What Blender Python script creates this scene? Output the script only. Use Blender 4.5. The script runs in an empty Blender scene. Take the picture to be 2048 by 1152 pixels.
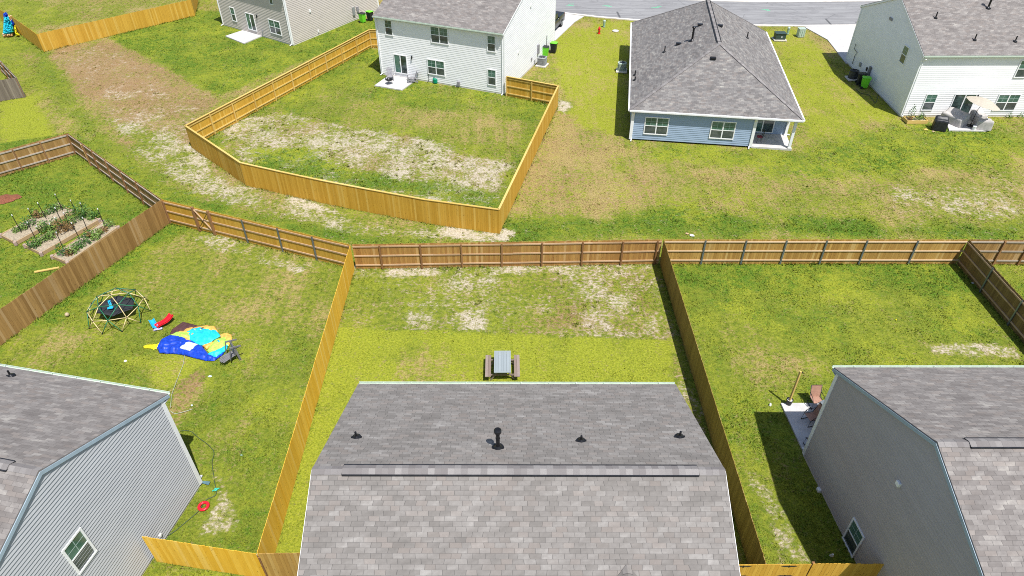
import bpy, math, random
import numpy as np
from mathutils import Vector, Matrix
random.seed(7); rs = np.random.RandomState(11)
sc = bpy.context.scene
R = math.radians

# ---------------------------------------------------------------- camera, sky, sun
CAMH, FPX, PITCH, YAW = 25.6, 1365.0, R(39.0), R(-0.55)
cam = bpy.data.cameras.new("camera"); camo = bpy.data.objects.new("camera", cam)
sc.collection.objects.link(camo); sc.camera = camo
cam.sensor_width = 36.0; cam.lens = FPX/2048*36.0; cam.clip_start = .1; cam.clip_end = 2000
camo.location = (0, 0, CAMH); camo.rotation_euler = (R(90)-PITCH, 0, YAW)
SUN = Vector((0.262, -0.405, 1.0)).normalized()
w = bpy.data.worlds.new("World"); sc.world = w; w.use_nodes = True
nt = w.node_tree; bg = nt.nodes['Background']; sky = nt.nodes.new('ShaderNodeTexSky')
sky.sky_type = 'NISHITA'; sky.sun_disc = False
sky.sun_elevation = math.asin(SUN.z); sky.sun_rotation = math.atan2(SUN.x, SUN.y)
nt.links.new(sky.outputs[0], bg.inputs[0]); bg.inputs[1].default_value = 0.11
sl = bpy.data.lights.new("sun", 'SUN'); sl.energy = 4.5; sl.angle = R(0.5); sl.color = (1, .98, .95)
so = bpy.data.objects.new("sun", sl); sc.collection.objects.link(so)
so.rotation_euler = SUN.to_track_quat('Z', 'Y').to_euler()
sc.cycles.filter_width = 1.0; sc.cycles.use_denoising = False; sc.cycles.adaptive_threshold = .006
sc.view_settings.view_transform = 'Standard'; sc.view_settings.look = 'None'
sc.view_settings.exposure = 0.45; sc.view_settings.gamma = 1

# ---------------------------------------------------------------- geometry of the view: a pixel of the 2048 px photo to a world point at height z
fw = Vector((math.sin(-YAW)*math.cos(PITCH), math.cos(YAW)*math.cos(PITCH), -math.sin(PITCH)))
rt = fw.cross(Vector((0, 0, 1))).normalized(); up = rt.cross(fw)
CAMP = Vector((0, 0, CAMH))
def ray(x, y): return fw + rt*((x-1024)/FPX) - up*((y-576)/FPX)
def G(x, y, z=0.0):
    d = ray(x, y); return CAMP + d*((z-CAMH)/d.z)
def G2(x, y, z=0.0):
    p = G(x, y, z); return (p.x, p.y)

# ---------------------------------------------------------------- noise
_T = rs.rand(256, 256)
def vnoise(x, y):
    x = np.asarray(x, float); y = np.asarray(y, float)
    xi = np.floor(x).astype(int); yi = np.floor(y).astype(int); fx = x-xi; fy = y-yi
    fx = fx*fx*(3-2*fx); fy = fy*fy*(3-2*fy)
    a = _T[xi & 255, yi & 255]; b = _T[(xi+1) & 255, yi & 255]; c = _T[xi & 255, (yi+1) & 255]; d = _T[(xi+1) & 255, (yi+1) & 255]
    return (a*(1-fx)+b*fx)*(1-fy)+(c*(1-fx)+d*fx)*fy
def fbm(x, y, o=4):
    s = 0; a = .5; n = 0
    for k in range(o):
        s = s+a*vnoise(np.asarray(x)*2**k+17.3*k, np.asarray(y)*2**k+9.1*k); n += a; a *= .5
    return s/n

# ---------------------------------------------------------------- materials
class NT:
    def __init__(s, name):
        s.m = bpy.data.materials.new(name); s.m.use_nodes = True; s.t = s.m.node_tree
        s.b = s.t.nodes['Principled BSDF']
    def n(s, typ, **kw):
        nd = s.t.nodes.new('ShaderNode'+typ)
        for k, v in kw.items(): setattr(nd, k, v)
        return nd
    def put(s, sock, v):
        if hasattr(v, 'is_linked') or hasattr(v, 'links'): s.t.links.new(v, sock)
        elif isinstance(v, (tuple, list)) and len(v) == 3 and sock.type == 'RGBA': sock.default_value = (*v, 1)
        else: sock.default_value = v
    def math(s, op, a, b=0.0, c=None, clamp=False):
        nd = s.n('Math', operation=op, use_clamp=clamp); s.put(nd.inputs[0], a); s.put(nd.inputs[1], b)
        if c is not None: s.put(nd.inputs[2], c)
        return nd.outputs[0]
    def mix(s, f, a, b, mode='MIX'):
        nd = s.n('Mix', data_type='RGBA', blend_type=mode); s.put(nd.inputs[0], f); s.put(nd.inputs[6], a); s.put(nd.inputs[7], b)
        return nd.outputs[2]
    def noise(s, vec, scale, detail=3, rough=.55, dim='3D', dist=0):
        nd = s.n('TexNoise', noise_dimensions=dim); s.put(nd.inputs['Scale'], scale); nd.inputs['Detail'].default_value = detail
        nd.inputs['Roughness'].default_value = rough; nd.inputs['Distortion'].default_value = dist
        if vec is not None: s.t.links.new(vec, nd.inputs['Vector'])
        return nd.outputs[0]
    def step(s, v, lo, hi):
        nd = s.n('MapRange', interpolation_type='SMOOTHSTEP'); s.put(nd.inputs[0], v); s.put(nd.inputs[1], lo); s.put(nd.inputs[2], hi)
        return nd.outputs[0]
    def obj(s): return s.n('TexCoord').outputs['Object']
    def pos(s): return s.n('NewGeometry').outputs['Position']
    def uv(s): return s.n('TexCoord').outputs['UV']
    def scale(s, v, xyz):
        nd = s.n('VectorMath', operation='MULTIPLY'); s.t.links.new(v, nd.inputs[0]); nd.inputs[1].default_value = xyz
        return nd.outputs[0]
    def attr(s, name):
        return s.n('Attribute', attribute_name=name)
    def ramp(s, f, stops, interp='LINEAR'):
        nd = s.n('ValToRGB'); cr = nd.color_ramp; cr.interpolation = interp
        while len(cr.elements) < len(stops): cr.elements.new(.5)
        for e, (p, c) in zip(cr.elements, stops): e.position = p; e.color = (*c, 1)
        s.t.links.new(f, nd.inputs[0]); return nd.outputs[0]
    def col(s, c): s.put(s.b.inputs['Base Color'], c)
    def set(s, rough=None, metal=None, spec=None):
        if rough is not None: s.put(s.b.inputs['Roughness'], rough)
        if metal is not None: s.put(s.b.inputs['Metallic'], metal)
        if spec is not None: s.put(s.b.inputs['Specular IOR Level'], spec)
    def bump(s, h, strength=.4, dist=.01):
        nd = s.n('Bump'); nd.inputs['Strength'].default_value = strength; nd.inputs['Distance'].default_value = dist
        s.t.links.new(h, nd.inputs['Height']); s.t.links.new(nd.outputs[0], s.b.inputs['Normal'])

def simple(name, c, rough=.6, metal=0, var=.12, scale=6, spec=.4, bump=0):
    t = NT(name); n = t.noise(t.pos(), scale, 4, .65)
    lo = tuple(x*(1-var) for x in c); hi = tuple(min(1, x*(1+var)) for x in c)
    t.col(t.mix(t.step(n, .3, .7), lo, hi)); t.set(rough, metal, spec)
    if bump: t.bump(n, bump, .01)
    return t.m

def siding_mat(name, c, dirt=.10, rough=.55):
    t = NT(name); p = t.pos()
    n = t.noise(t.scale(p, (.5, .5, 1.5)), 1.3, 5, .6)
    n2 = t.noise(t.scale(p, (.7, .7, 8.6)), 1.0, 1, .5)
    v = t.math('ADD', t.math('MULTIPLY', n, .6), t.math('MULTIPLY', n2, .4))
    t.col(t.mix(t.step(v, .3, .7), tuple(x*(1-dirt) for x in c), c)); t.set(rough, 0, .35)
    return t.m

def wood_mat(name, a, b, dark=.55, grain=.5, knots=True, pale=None):
    t = NT(name); p = t.pos(); r = t.attr('rnd').outputs['Fac']
    base = t.mix(r, a, b)
    comb = t.n('CombineXYZ'); t.put(comb.inputs[0], t.math('MULTIPLY', r, 37.0)); t.put(comb.inputs[2], t.math('MULTIPLY', r, 11.0))
    add = t.n('VectorMath', operation='ADD'); t.t.links.new(t.scale(p, (14, 14, 1.1)), add.inputs[0]); t.t.links.new(comb.outputs[0], add.inputs[1])
    g = t.noise(add.outputs[0], 1.6, 5, .65, dist=.6)
    c = t.mix(t.math('MULTIPLY', t.step(g, .42, .75), grain), base, tuple(x*dark for x in a))
    if pale: c = t.mix(t.math('MULTIPLY', t.step(t.math('FRACT', t.math('MULTIPLY', r, 7.77)), .80, .9), .55), c, pale)
    if knots:
        vo = t.n('TexVoronoi'); t.t.links.new(t.scale(add.outputs[0], (.4, .4, 1.6)), vo.inputs['Vector']); vo.inputs['Scale'].default_value = 1.6
        c = t.mix(t.step(vo.outputs['Distance'], .13, .07), c, tuple(x*.28 for x in a))
    big = t.noise(p, .45, 3, .6)
    c = t.mix(t.math('MULTIPLY', t.step(big, .45, .7), .3), c, tuple(x*.72 for x in b))
    t.col(c); t.set(.75, 0, .25); t.bump(g, .35, .006)
    return t.m

def shingle_mat(name, cols, w=.33, h=.148, joint=.5, tint=(1, 1, 1)):
    t = NT(name); sep = t.n('SeparateXYZ'); t.t.links.new(t.uv(), sep.inputs[0])
    u, v = sep.outputs[0], sep.outputs[1]
    vr = t.math('DIVIDE', v, h); row = t.math('FLOOR', vr); fv = t.math('FRACT', vr)
    wn = t.n('TexWhiteNoise', noise_dimensions='1D'); t.t.links.new(row, wn.inputs['W'])
    ur = t.math('ADD', t.math('DIVIDE', u, w), t.math('MULTIPLY', wn.outputs['Value'], .35))
    ur = t.math('ADD', ur, t.math('MULTIPLY', row, .5))
    wob = t.noise(t.uv(), 2.3, 0, .5)
    ur = t.math('ADD', ur, t.math('MULTIPLY', wob, .55))
    cu = t.math('FLOOR', ur); fu = t.math('FRACT', ur)
    c2 = t.n('CombineXYZ'); t.t.links.new(cu, c2.inputs[0]); t.t.links.new(row, c2.inputs[1])
    wc = t.n('TexWhiteNoise', noise_dimensions='2D'); t.t.links.new(c2.outputs[0], wc.inputs['Vector'])
    # diagonal drifts of blended tones, as in laminated shingles laid in stair steps
    sk = t.n('CombineXYZ'); t.t.links.new(t.math('ADD', u, t.math('MULTIPLY', v, -1.1)), sk.inputs[0]); t.t.links.new(t.math('MULTIPLY', v, 1.5), sk.inputs[1])
    drift = t.noise(sk.outputs[0], 1.25, 3, .6)
    f = t.math('ADD', t.math('MULTIPLY', wc.outputs['Value'], .55), t.math('MULTIPLY', t.math('SUBTRACT', drift, .5), 1.35))
    f = t.math('ADD', f, .225)
    f = t.math('ADD', t.math('MULTIPLY', f, .92), t.math('MULTIPLY', t.math('SUBTRACT', t.noise(t.uv(), 9, 1), .5), .35))
    c = t.ramp(f, cols)
    wc2 = t.n('TexWhiteNoise', noise_dimensions='2D'); t.t.links.new(t.scale(c2.outputs[0], (1.7, 3.3, 1)), wc2.inputs['Vector'])
    c = t.mix(t.math('MULTIPLY', t.step(wc2.outputs['Value'], .70, .95), .38), c, (.255*tint[0], .210*tint[1], .180*tint[2]))
    ju = t.math('MAXIMUM', t.step(fu, .06, .02), t.math('MULTIPLY', t.step(fv, .92, .99), .85))
    gr = t.noise(t.uv(), 60, 2, .6)
    c = t.mix(t.math('MULTIPLY', t.step(gr, .35, .7), .22), c, (.12, .115, .11))
    c = t.mix(t.math('MULTIPLY', ju, joint), c, (.05, .048, .047))
    t.col(c); t.set(.92, 0, .2)
    ht = t.math('SUBTRACT', t.math('MULTIPLY', wc.outputs['Value'], .3), t.math('ADD', ju, t.math('MULTIPLY', fv, .8)))
    t.bump(ht, .5, .012)
    return t.m

def glass_mat(name, c1, c2):
    t = NT(name); p = t.pos(); n = t.noise(p, 1.8, 2); n2 = t.noise(t.scale(p, (1, 1, 14)), 1.5, 1)
    c = t.mix(t.step(n, .35, .65), c1, c2)
    t.col(t.mix(t.math('MULTIPLY', t.step(n2, .4, .6), .25), c, tuple(x*.5 for x in c1))); t.set(.08, 0, .8)
    return t.m

def ground_nodes(name, blade=False):
    t = NT(name); p = t.pos()
    m = t.attr('mask'); ms = t.n('SeparateColor'); t.t.links.new(m.outputs['Color'], ms.inputs[0])
    L, D, S = ms.outputs[0], ms.outputs[1], ms.outputs[2]; Y = m.outputs['Alpha']; RB = t.attr('mask2').outputs['Fac']
    flat = t.scale(p, (1, 1, 0))
    nA = t.noise(flat, .55, 3, .6); nB = t.noise(flat, 1.9, 4, .68); nC = t.noise(flat, 7.0, 4, .72); nD = t.noise(flat, 26, 2, .7)
    nE = t.noise(t.scale(flat, (1, 1.25, 1)), 3.1, 6, .8)
    nF = t.noise(t.scale(p, (1, 1.2, 0)), 4.3, 6, .78, dist=.3)
    def th(mask, a, ka, b, kb, lo, hi):
        v = t.math('ADD', t.math('ADD', mask, t.math('MULTIPLY', t.math('SUBTRACT', a, .5), ka)), t.math('MULTIPLY', t.math('SUBTRACT', b, .5), kb))
        return t.step(v, lo, hi)
    stp = t.noise(t.scale(p, (1.9, .16, 0)), 1.0, 3, .6)
    nM = t.noise(flat, 9.5, 3, .75); nP = t.noise(flat, 3.3, 3, .7); nG = t.noise(t.scale(p, (1, 1.3, 0)), 5.0, 3, .65)
    yg = t.mix(t.step(nM, .3, .7), (.168, .200, .015), (.280, .292, .029))
    gr = t.mix(t.step(nP, .3, .7), (.092, .135, .013), (.200, .215, .025))
    c = t.mix(th(Y, nA, 1.2, nC, 1.3, .25, .85), gr, yg)
    c = t.mix(th(L, nB, 1.7, nP, 1.5, .35, 1.0), c, t.mix(t.step(nM, .35, .65), (.036, .092, .008), (.104, .175, .015)))
    dry = t.mix(t.step(nM, .3, .7), (.25, .17, .062), (.39, .29, .135))
    c = t.mix(t.math('MULTIPLY', th(t.math('ADD', D, t.math('SUBTRACT', stp, .5)), nB, 1.3, nG, 2.2, .40, 1.05), .82), c, dry)
    c = t.mix(t.math('MULTIPLY', th(RB, nB, 1.2, nG, 2.4, .30, .95), .82), c, t.mix(t.step(nM, .3, .7), (.18, .10, .05), (.31, .19, .105)))
    nV = t.noise(flat, 12, 3, .7)
    c = t.mix(t.math('MULTIPLY', th(S, nB, 1.6, nG, 1.6, .30, .90), .62), c, (.35, .28, .18))
    sand = t.mix(t.step(nM, .3, .7), (.37, .31, .235), (.56, .50, .42))
    sp = t.math('ADD', .45, t.math('MULTIPLY', t.step(nV, .38, .60), .5))
    if not blade: c = t.mix(t.math('MULTIPLY', th(S, nB, 1.6, nG, 2.2, .56, 1.0), sp), c, sand)
    c = t.mix(t.math('MULTIPLY', t.step(nG, .56, .72), t.math('MULTIPLY', nA, .9)), c, (.075, .125, .016))
    c = t.mix(t.math('MULTIPLY', t.step(nV, .54, .72), .40), c, (.29, .22, .10))
    hs = t.n('HueSaturation'); t.t.links.new(c, hs.inputs['Color'])
    t.put(hs.inputs['Value'], t.math('ADD', t.math('MULTIPLY', nM, .62), t.math('ADD', t.math('MULTIPLY', nP, .45), .53)))
    c = hs.outputs[0]
    if blade:
        r = t.attr('rnd').outputs['Fac']
        c = t.mix(t.math('MULTIPLY', r, .5), c, (.30, .33, .05))
    t.col(c); t.set(.95, 0, .1)
    if not blade: t.bump(t.math('ADD', t.math('MULTIPLY', nD, .6), nC), .6, .05)
    return t.m

def concrete_mat(name, a, b, sc_=2.0):
    t = NT(name); p = t.pos(); n = t.noise(p, sc_, 6, .7); f = t.noise(p, 60, 2, .6)
    c = t.mix(t.step(n, .35, .68), a, b); c = t.mix(t.math('MULTIPLY', t.step(f, .5, .8), .25), c, tuple(x*.7 for x in a))
    t.col(c); t.set(.9, 0, .2); return t.m

M = {}
WH = (.80, .80, .79)
M['siding_white'] = siding_mat('white_vinyl', (.86, .85, .84))
M['siding_blue'] = siding_mat('blue_vinyl', (.32, .41, .53))
M['siding_grey'] = siding_mat('grey_vinyl', (.43, .435, .44))
M['siding_tan'] = siding_mat('taupe_vinyl', (.43, .385, .36))
M['siding_beige'] = siding_mat('beige_vinyl', (.56, .505, .45))
M['trim'] = simple('white_trim', WH, .5, var=.05)
M['trim_blue'] = simple('pale_blue_trim', (.32, .40, .46), .5, var=.06)
M['gutter'] = simple('gutter_paint', (.52, .60, .50), .45, var=.08)
M['grid'] = simple('inner_grid', (.33, .42, .38), .5, var=.05)
M['soffit'] = simple('soffit', (.55, .57, .58), .6, var=.05)
sh = [(0, (.155, .141, .127)), (.3, (.190, .173, .156)), (.5, (.215, .196, .178)), (.72, (.252, .232, .211)), (1, (.33, .307, .281))]
M['shingle_grey'] = shingle_mat('grey_shingle', sh)
sh2 = [(0, (.15, .132, .121)), (.3, (.188, .168, .154)), (.5, (.218, .196, .180)), (.72, (.27, .245, .223)), (1, (.37, .34, .30))]
M['shingle_brown'] = shingle_mat('brown_shingle', sh2)
sh3 = [(0, (.125, .115, .108)), (.3, (.16, .148, .14)), (.5, (.195, .182, .172)), (.75, (.26, .243, .222)), (1, (.38, .36, .31))]
M['shingle_dark'] = shingle_mat('weathered_shingle', sh3)
M['wood_gold'] = wood_mat('golden_pine', (.52, .285, .035), (.62, .375, .06))
M['wood_yellow'] = wood_mat('yellow_pine', (.52, .285, .030), (.63, .37, .052), grain=.4, pale=(.68, .46, .11))
M['wood_orange'] = wood_mat('orange_pine', (.50, .27, .05), (.60, .36, .09), grain=.4)
M['wood_brown'] = wood_mat('brown_pine', (.33, .165, .045), (.46, .26, .075), pale=(.58, .38, .16))
M['wood_tan'] = wood_mat('tan_pine', (.36, .195, .045), (.52, .315, .085), pale=(.60, .42, .16))
M['wood_old'] = wood_mat('weathered_pine', (.25, .135, .042), (.40, .235, .082), pale=(.50, .34, .17))
M['wood_grey'] = wood_mat('grey_weathered_pine', (.15, .12, .095), (.26, .215, .17))
M['wood_shade'] = wood_mat('gold_pine_painted_shade', (.225, .145, .028), (.32, .215, .048), grain=.5)  # gold pine with the shade of its fence side painted into the colour
M['wood_sunlit'] = wood_mat('gold_pine_painted_sun', (.72, .40, .030), (.82, .50, .065), grain=.35, pale=(.83, .58, .16))  # gold pine brightened, sunlight on the fence put into its colour
M['wood_shade_brown'] = wood_mat('brown_pine_painted_shade', (.17, .105, .035), (.27, .175, .06))  # shade on the right edge fence is painted into this brown
M['rail_tan'] = wood_mat('rail_tan', (.50, .36, .21), (.60, .45, .29), grain=.25, knots=False)
M['rail_yellow'] = wood_mat('rail_yellow', (.56, .37, .09), (.68, .48, .16), grain=.2, knots=False)
M['rail_grey'] = wood_mat('rail_grey', (.34, .28, .22), (.45, .38, .31), grain=.3, knots=False)
M['rail_brown'] = wood_mat('rail_brown', (.42, .27, .15), (.52, .36, .22), grain=.3, knots=False)
M['post_brown'] = wood_mat('post_brown', (.22, .11, .045), (.30, .16, .07), knots=False)
M['metal_post'] = simple('galvanised_steel', (.20, .235, .27), .45, .6, var=.15)
M['glass_up'] = glass_mat('upper_pane', (.035, .11, .085), (.10, .19, .155))  # green is the lawn's reflection, painted into the pane colour
M['glass_low'] = glass_mat('screened_pane', (.045, .06, .065), (.10, .115, .12))
M['glass_dark'] = glass_mat('dark_pane', (.02, .03, .03), (.06, .10, .09))
M['concrete'] = concrete_mat('pale_concrete', (.47, .45, .43), (.56, .54, .52))
M['kerb'] = concrete_mat('kerb_concrete', (.60, .55, .48), (.70, .66, .60))
def asphalt():
    t = NT('asphalt'); p = t.pos(); n = t.noise(t.scale(p, (.12, 1.3, 1)), 1.4, 5, .65); g = t.noise(p, 30, 2, .6); k = t.noise(p, .5, 5, .7)
    c = t.mix(t.step(n, .32, .68), (.20, .195, .195), (.285, .28, .275)); c = t.mix(t.math('MULTIPLY', t.step(k, .52, .62), .35), c, (.15, .145, .145))
    vo = t.n('TexVoronoi', feature='DISTANCE_TO_EDGE'); t.t.links.new(t.scale(p, (.22, .5, 1)), vo.inputs['Vector']); vo.inputs['Scale'].default_value = .6
    c = t.mix(t.math('MULTIPLY', t.step(vo.outputs['Distance'], .006, .002), .5), c, (.08, .08, .08))
    t.col(t.mix(t.math('MULTIPLY', t.step(g, .45, .75), .3), c, (.33, .32, .31))); t.set(.9, 0, .2); return t.m
M['asphalt'] = asphalt()
M['black'] = simple('black_plastic', (.018, .019, .022), .45, var=.3)
M['black_metal'] = simple('black_metal', (.02, .02, .022), .35, .5, var=.3)
M['green_bin'] = simple('lime_plastic', (.16, .62, .03), .4, var=.1)
M['dark_bin'] = simple('charcoal_plastic', (.02, .022, .024), .5, var=.2)
M['grey_metal'] = simple('grey_metal', (.33, .34, .34), .45, .3, var=.12)
M['dark_grille'] = simple('condenser_grille', (.11, .12, .13), .5, .3, var=.2)
M['red'] = simple('red_plastic', (.75, .015, .03), .3, var=.15)
M['hydrant_red'] = simple('hydrant_red', (.65, .02, .015), .4, var=.12)
M['utility_green'] = simple('utility_green', (.25, .38, .27), .5, var=.1)
M['utility_dark'] = simple('transformer_green', (.035, .06, .05), .5, var=.2)
M['utility_pale'] = simple('pale_green_metal', (.42, .50, .42), .5, var=.1)
M['grey_plastic'] = simple('grey_resin', (.17, .165, .165), .6, var=.15)
M['light_grey_plastic'] = simple('light_grey_resin', (.26, .25, .26), .6, var=.15)
M['cyan_plastic'] = simple('cyan_plastic', (.02, .36, .60), .35, var=.15)
M['cover'] = simple('taupe_cover', (.44, .41, .385), .8, var=.14, scale=3, bump=.4)
M['canvas'] = simple('cream_canvas', (.44, .39, .31), .8, var=.08)
M['white_plastic'] = simple('white_plastic', (.82, .82, .80), .4, var=.05)
M['table_blue'] = wood_mat('blue_grey_boards', (.26, .295, .305), (.30, .335, .345), grain=.2, knots=False)
M['bench_wood'] = wood_mat('weathered_bench', (.22, .165, .135), (.30, .235, .20), grain=.5, knots=False)
M['bed_wood'] = wood_mat('garden_bed_wood', (.42, .28, .15), (.52, .36, .21), grain=.4, knots=False)
M['soil'] = simple('garden_soil', (.33, .27, .185), .95, var=.3, scale=9, bump=.8)
M['mulch'] = simple('red_mulch', (.20, .07, .035), .95, var=.4, scale=14, bump=.9)
M['leaf_a'] = simple('leaf_green', (.055, .14, .02), .6, var=.35, scale=5)
M['leaf_b'] = simple('leaf_light', (.15, .24, .045), .6, var=.3, scale=5)
M['leaf_c'] = simple('leaf_rust', (.20, .12, .04), .7, var=.3, scale=5)
M['brick'] = simple('terracotta_block', (.36, .26, .21), .9, var=.2, scale=12)
M['sling'] = simple('brown_sling', (.36, .20, .14), .7, var=.15)
M['table_grey'] = simple('grey_table_glass', (.16, .18, .19), .25, var=.15)
M['rubber'] = simple('tyre', (.02, .02, .02), .8, var=.2)
M['truck'] = simple('truck_paint', (.02, .03, .028), .15, .3, var=.1, spec=.8)
M['bronze'] = simple('stake_black', (.02, .02, .02), .5, var=.2)
M['tan_pole'] = simple('tan_pipe', (.62, .50, .24), .4, var=.1)
M['green_pole'] = simple('green_pipe', (.02, .16, .075), .4, var=.1)
M['ball'] = simple('tan_ball', (.42, .33, .20), .6, var=.2)
M['hose'] = simple('dark_hose', (.06, .09, .05), .5, var=.2)
M['hose_pale'] = simple('pale_hose', (.42, .45, .34), .5, var=.2)
def fabric(name, c, v=.22):
    t = NT(name); p = t.pos(); n = t.noise(p, 5, 4, .6, dist=1.0)
    t.col(t.mix(t.step(n, .35, .65), tuple(x*(1-v) for x in c), tuple(min(1, x*(1+v)) for x in c))); t.set(.45, 0, .4); t.bump(n, .35, .02); return t.m
M['f_blue'] = fabric('blue_vinyl_cloth', (.008, .05, .44)); M['f_cyan'] = fabric('cyan_vinyl_cloth', (.015, .50, .62))
M['f_lime'] = fabric('lime_vinyl_cloth', (.42, .72, .10)); M['f_orange'] = fabric('orange_vinyl_cloth', (.78, .40, .08))
M['f_brown'] = fabric('brown_vinyl_cloth', (.085, .038, .035)); M['f_white'] = fabric('white_cloth', (.55, .68, .72), .06)
M['f_yellow'] = fabric('yellow_vinyl_cloth', (.80, .66, .01)); M['f_teal'] = fabric('teal_vinyl_cloth', (.01, .27, .42)); M['f_peach'] = fabric('peach_cloth', (.80, .45, .22))

# ---------------------------------------------------------------- mesh builder and scene graph
ORG = {}
class MB:
    def __init__(s): s.v = []; s.f = []; s.uv = []; s.mi = []; s.rnd = []; s.cur = 0; s.r = .5
    def face(s, pts, uv=None):
        i = len(s.v); s.v += [tuple(p) for p in pts]; s.rnd += [s.r]*len(pts)
        s.f.append(tuple(range(i, i+len(pts)))); s.uv.append(uv); s.mi.append(s.cur)
    def mesh(s, vs, fs):
        i = len(s.v); s.v += [tuple(p) for p in vs]; s.rnd += [s.r]*len(vs)
        for f in fs: s.f.append(tuple(i+k for k in f)); s.uv.append(None); s.mi.append(s.cur)
    def hexa(s, a, b):   # bottom quad a, top quad b
        s.mesh(list(a)+list(b), [(3, 2, 1, 0), (4, 5, 6, 7), (0, 1, 5, 4), (1, 2, 6, 5), (2, 3, 7, 6), (3, 0, 4, 7)])
    def box(s, c, size, rz=0, rot=None):
        m = rot if rot is not None else Matrix.Rotation(rz, 3, 'Z'); c = Vector(c); x, y, z = [k/2 for k in size]
        P = lambda a, b, d: c+m@Vector((a, b, d))
        s.hexa([P(-x, -y, -z), P(x, -y, -z), P(x, y, -z), P(-x, y, -z)], [P(-x, -y, z), P(x, -y, z), P(x, y, z), P(-x, y, z)])
    def bar(s, p0, p1, wd, ht, upv=(0, 0, 1)):
        p0, p1 = Vector(p0), Vector(p1); d = (p1-p0).normalized(); upv = Vector(upv)
        if abs(d.dot(upv)) > .98: upv = Vector((1, 0, 0))
        sd = d.cross(upv).normalized(); u2 = sd.cross(d); a = sd*wd/2; b = u2*ht/2
        s.hexa([p0-a-b, p0+a-b, p1+a-b, p1-a-b], [p0-a+b, p0+a+b, p1+a+b, p1-a+b])
    def tube(s, pts, r, n=8, close=True, r2=None):
        pts = [Vector(p) for p in pts]; rings = []; vs = []
        for i, p in enumerate(pts):
            d = (pts[min(i+1, len(pts)-1)]-pts[max(i-1, 0)]).normalized()
            a = d.cross(Vector((0, 0, 1)) if abs(d.z) < .95 else Vector((1, 0, 0))).normalized(); b = d.cross(a)
            rr = r if r2 is None else r+(r2-r)*i/(len(pts)-1)
            for k in range(n):
                t = 2*math.pi*k/n; vs.append(p+a*math.cos(t)*rr+b*math.sin(t)*rr)
        fs = []
        for i in range(len(pts)-1):
            for k in range(n): fs.append((i*n+k, i*n+(k+1) % n, (i+1)*n+(k+1) % n, (i+1)*n+k))
        if close: fs.append(tuple(range(n))[::-1]); fs.append(tuple((len(pts)-1)*n+k for k in range(n)))
        s.mesh(vs, fs)
    def lathe(s, prof, c=(0, 0, 0), n=20, sq=None):
        c = Vector(c); vs = []; fs = []
        for r, z in prof:
            for k in range(n):
                t = 2*math.pi*(k+.5)/n; x, y = math.cos(t), math.sin(t)
                if sq:
                    q = (abs(x)**sq+abs(y)**sq)**(-1/sq); x *= q; y *= q
                vs.append(c+Vector((x*r, y*r, z)))
        for i in range(len(prof)-1):
            for k in range(n): fs.append((i*n+k, i*n+(k+1) % n, (i+1)*n+(k+1) % n, (i+1)*n+k))
        fs.append(tuple(range(n))[::-1]); fs.append(tuple((len(prof)-1)*n+k for k in range(n)))
        s.mesh(vs, fs)
    def build(s, name, mats, parent=None, local=False, smooth=False, bevel=0):
        if not isinstance(mats, (list, tuple)): mats = [mats]
        me = bpy.data.meshes.new(name); o = ORG.get(parent.name, Vector((0, 0, 0))) if (parent and not local) else Vector((0, 0, 0))
        v = np.array(s.v, dtype=float)-np.array(o)
        me.from_pydata(v.tolist(), [], s.f)
        for m in mats: me.materials.append(m)
        me.polygons.foreach_set('material_index', s.mi)
        a = me.attributes.new('rnd', 'FLOAT', 'POINT'); a.data.foreach_set('value', s.rnd)
        if any(u is not None for u in s.uv):
            ul = me.uv_layers.new(name='UVMap'); li = 0
            for f, u in zip(s.f, s.uv):
                for k in range(len(f)):
                    if u is not None: ul.data[li].uv = u[k]
                    li += 1
        if smooth: me.shade_smooth()
        me.update()
        ob = bpy.data.objects.new(name, me); sc.collection.objects.link(ob)
        if parent: ob.parent = parent
        ORG[ob.name] = Vector((0, 0, 0)) if local else o
        if bevel:
            b = ob.modifiers.new('bevel', 'BEVEL'); b.width = bevel; b.segments = 2; b.limit_method = 'ANGLE'
        return ob
def tag(o, label=None, cat=None, group=None, kind=None):
    if label: o['label'] = label
    if cat: o['category'] = cat
    if group: o['group'] = group
    if kind: o['kind'] = kind
    return o
def thing(name, label, cat, loc=(0, 0, 0), rz=0, group=None):
    o = bpy.data.objects.new(name, None); sc.collection.objects.link(o); o.location = loc; o.rotation_euler = (0, 0, rz)
    o.empty_display_size = .2; ORG[o.name] = Vector(loc); return tag(o, label, cat, group)
def copy_tree(o, parent=None):
    c = o.copy(); sc.collection.objects.link(c)
    if parent: c.parent = parent
    for ch in list(o.children): copy_tree(ch, c)
    return c
def dup(o, loc, rz, label, group=None):
    c = copy_tree(o); c.location = loc; c.rotation_euler = (0, 0, rz); c['label'] = label
    if group: c['group'] = group
    return c

# ---------------------------------------------------------------- ground
def pip(px, py, poly):
    inside = np.zeros(px.shape, bool); n = len(poly)
    for i in range(n):
        x0, y0 = poly[i]; x1, y1 = poly[(i+1) % n]
        c = ((y0 > py) != (y1 > py)) & (px < (x1-x0)*(py-y0)/((y1-y0) if y1 != y0 else 1e-9)+x0); inside ^= c
    return inside
def edist(px, py, poly, closed=True):
    d = np.full(px.shape, 1e9); n = len(poly)
    for i in range(n if closed else n-1):
        x0, y0 = poly[i]; x1, y1 = poly[(i+1) % n]; dx, dy = x1-x0, y1-y0; L = dx*dx+dy*dy+1e-9
        t = np.clip(((px-x0)*dx+(py-y0)*dy)/L, 0, 1); d = np.minimum(d, np.hypot(px-x0-t*dx, py-y0-t*dy))
    return d
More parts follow.
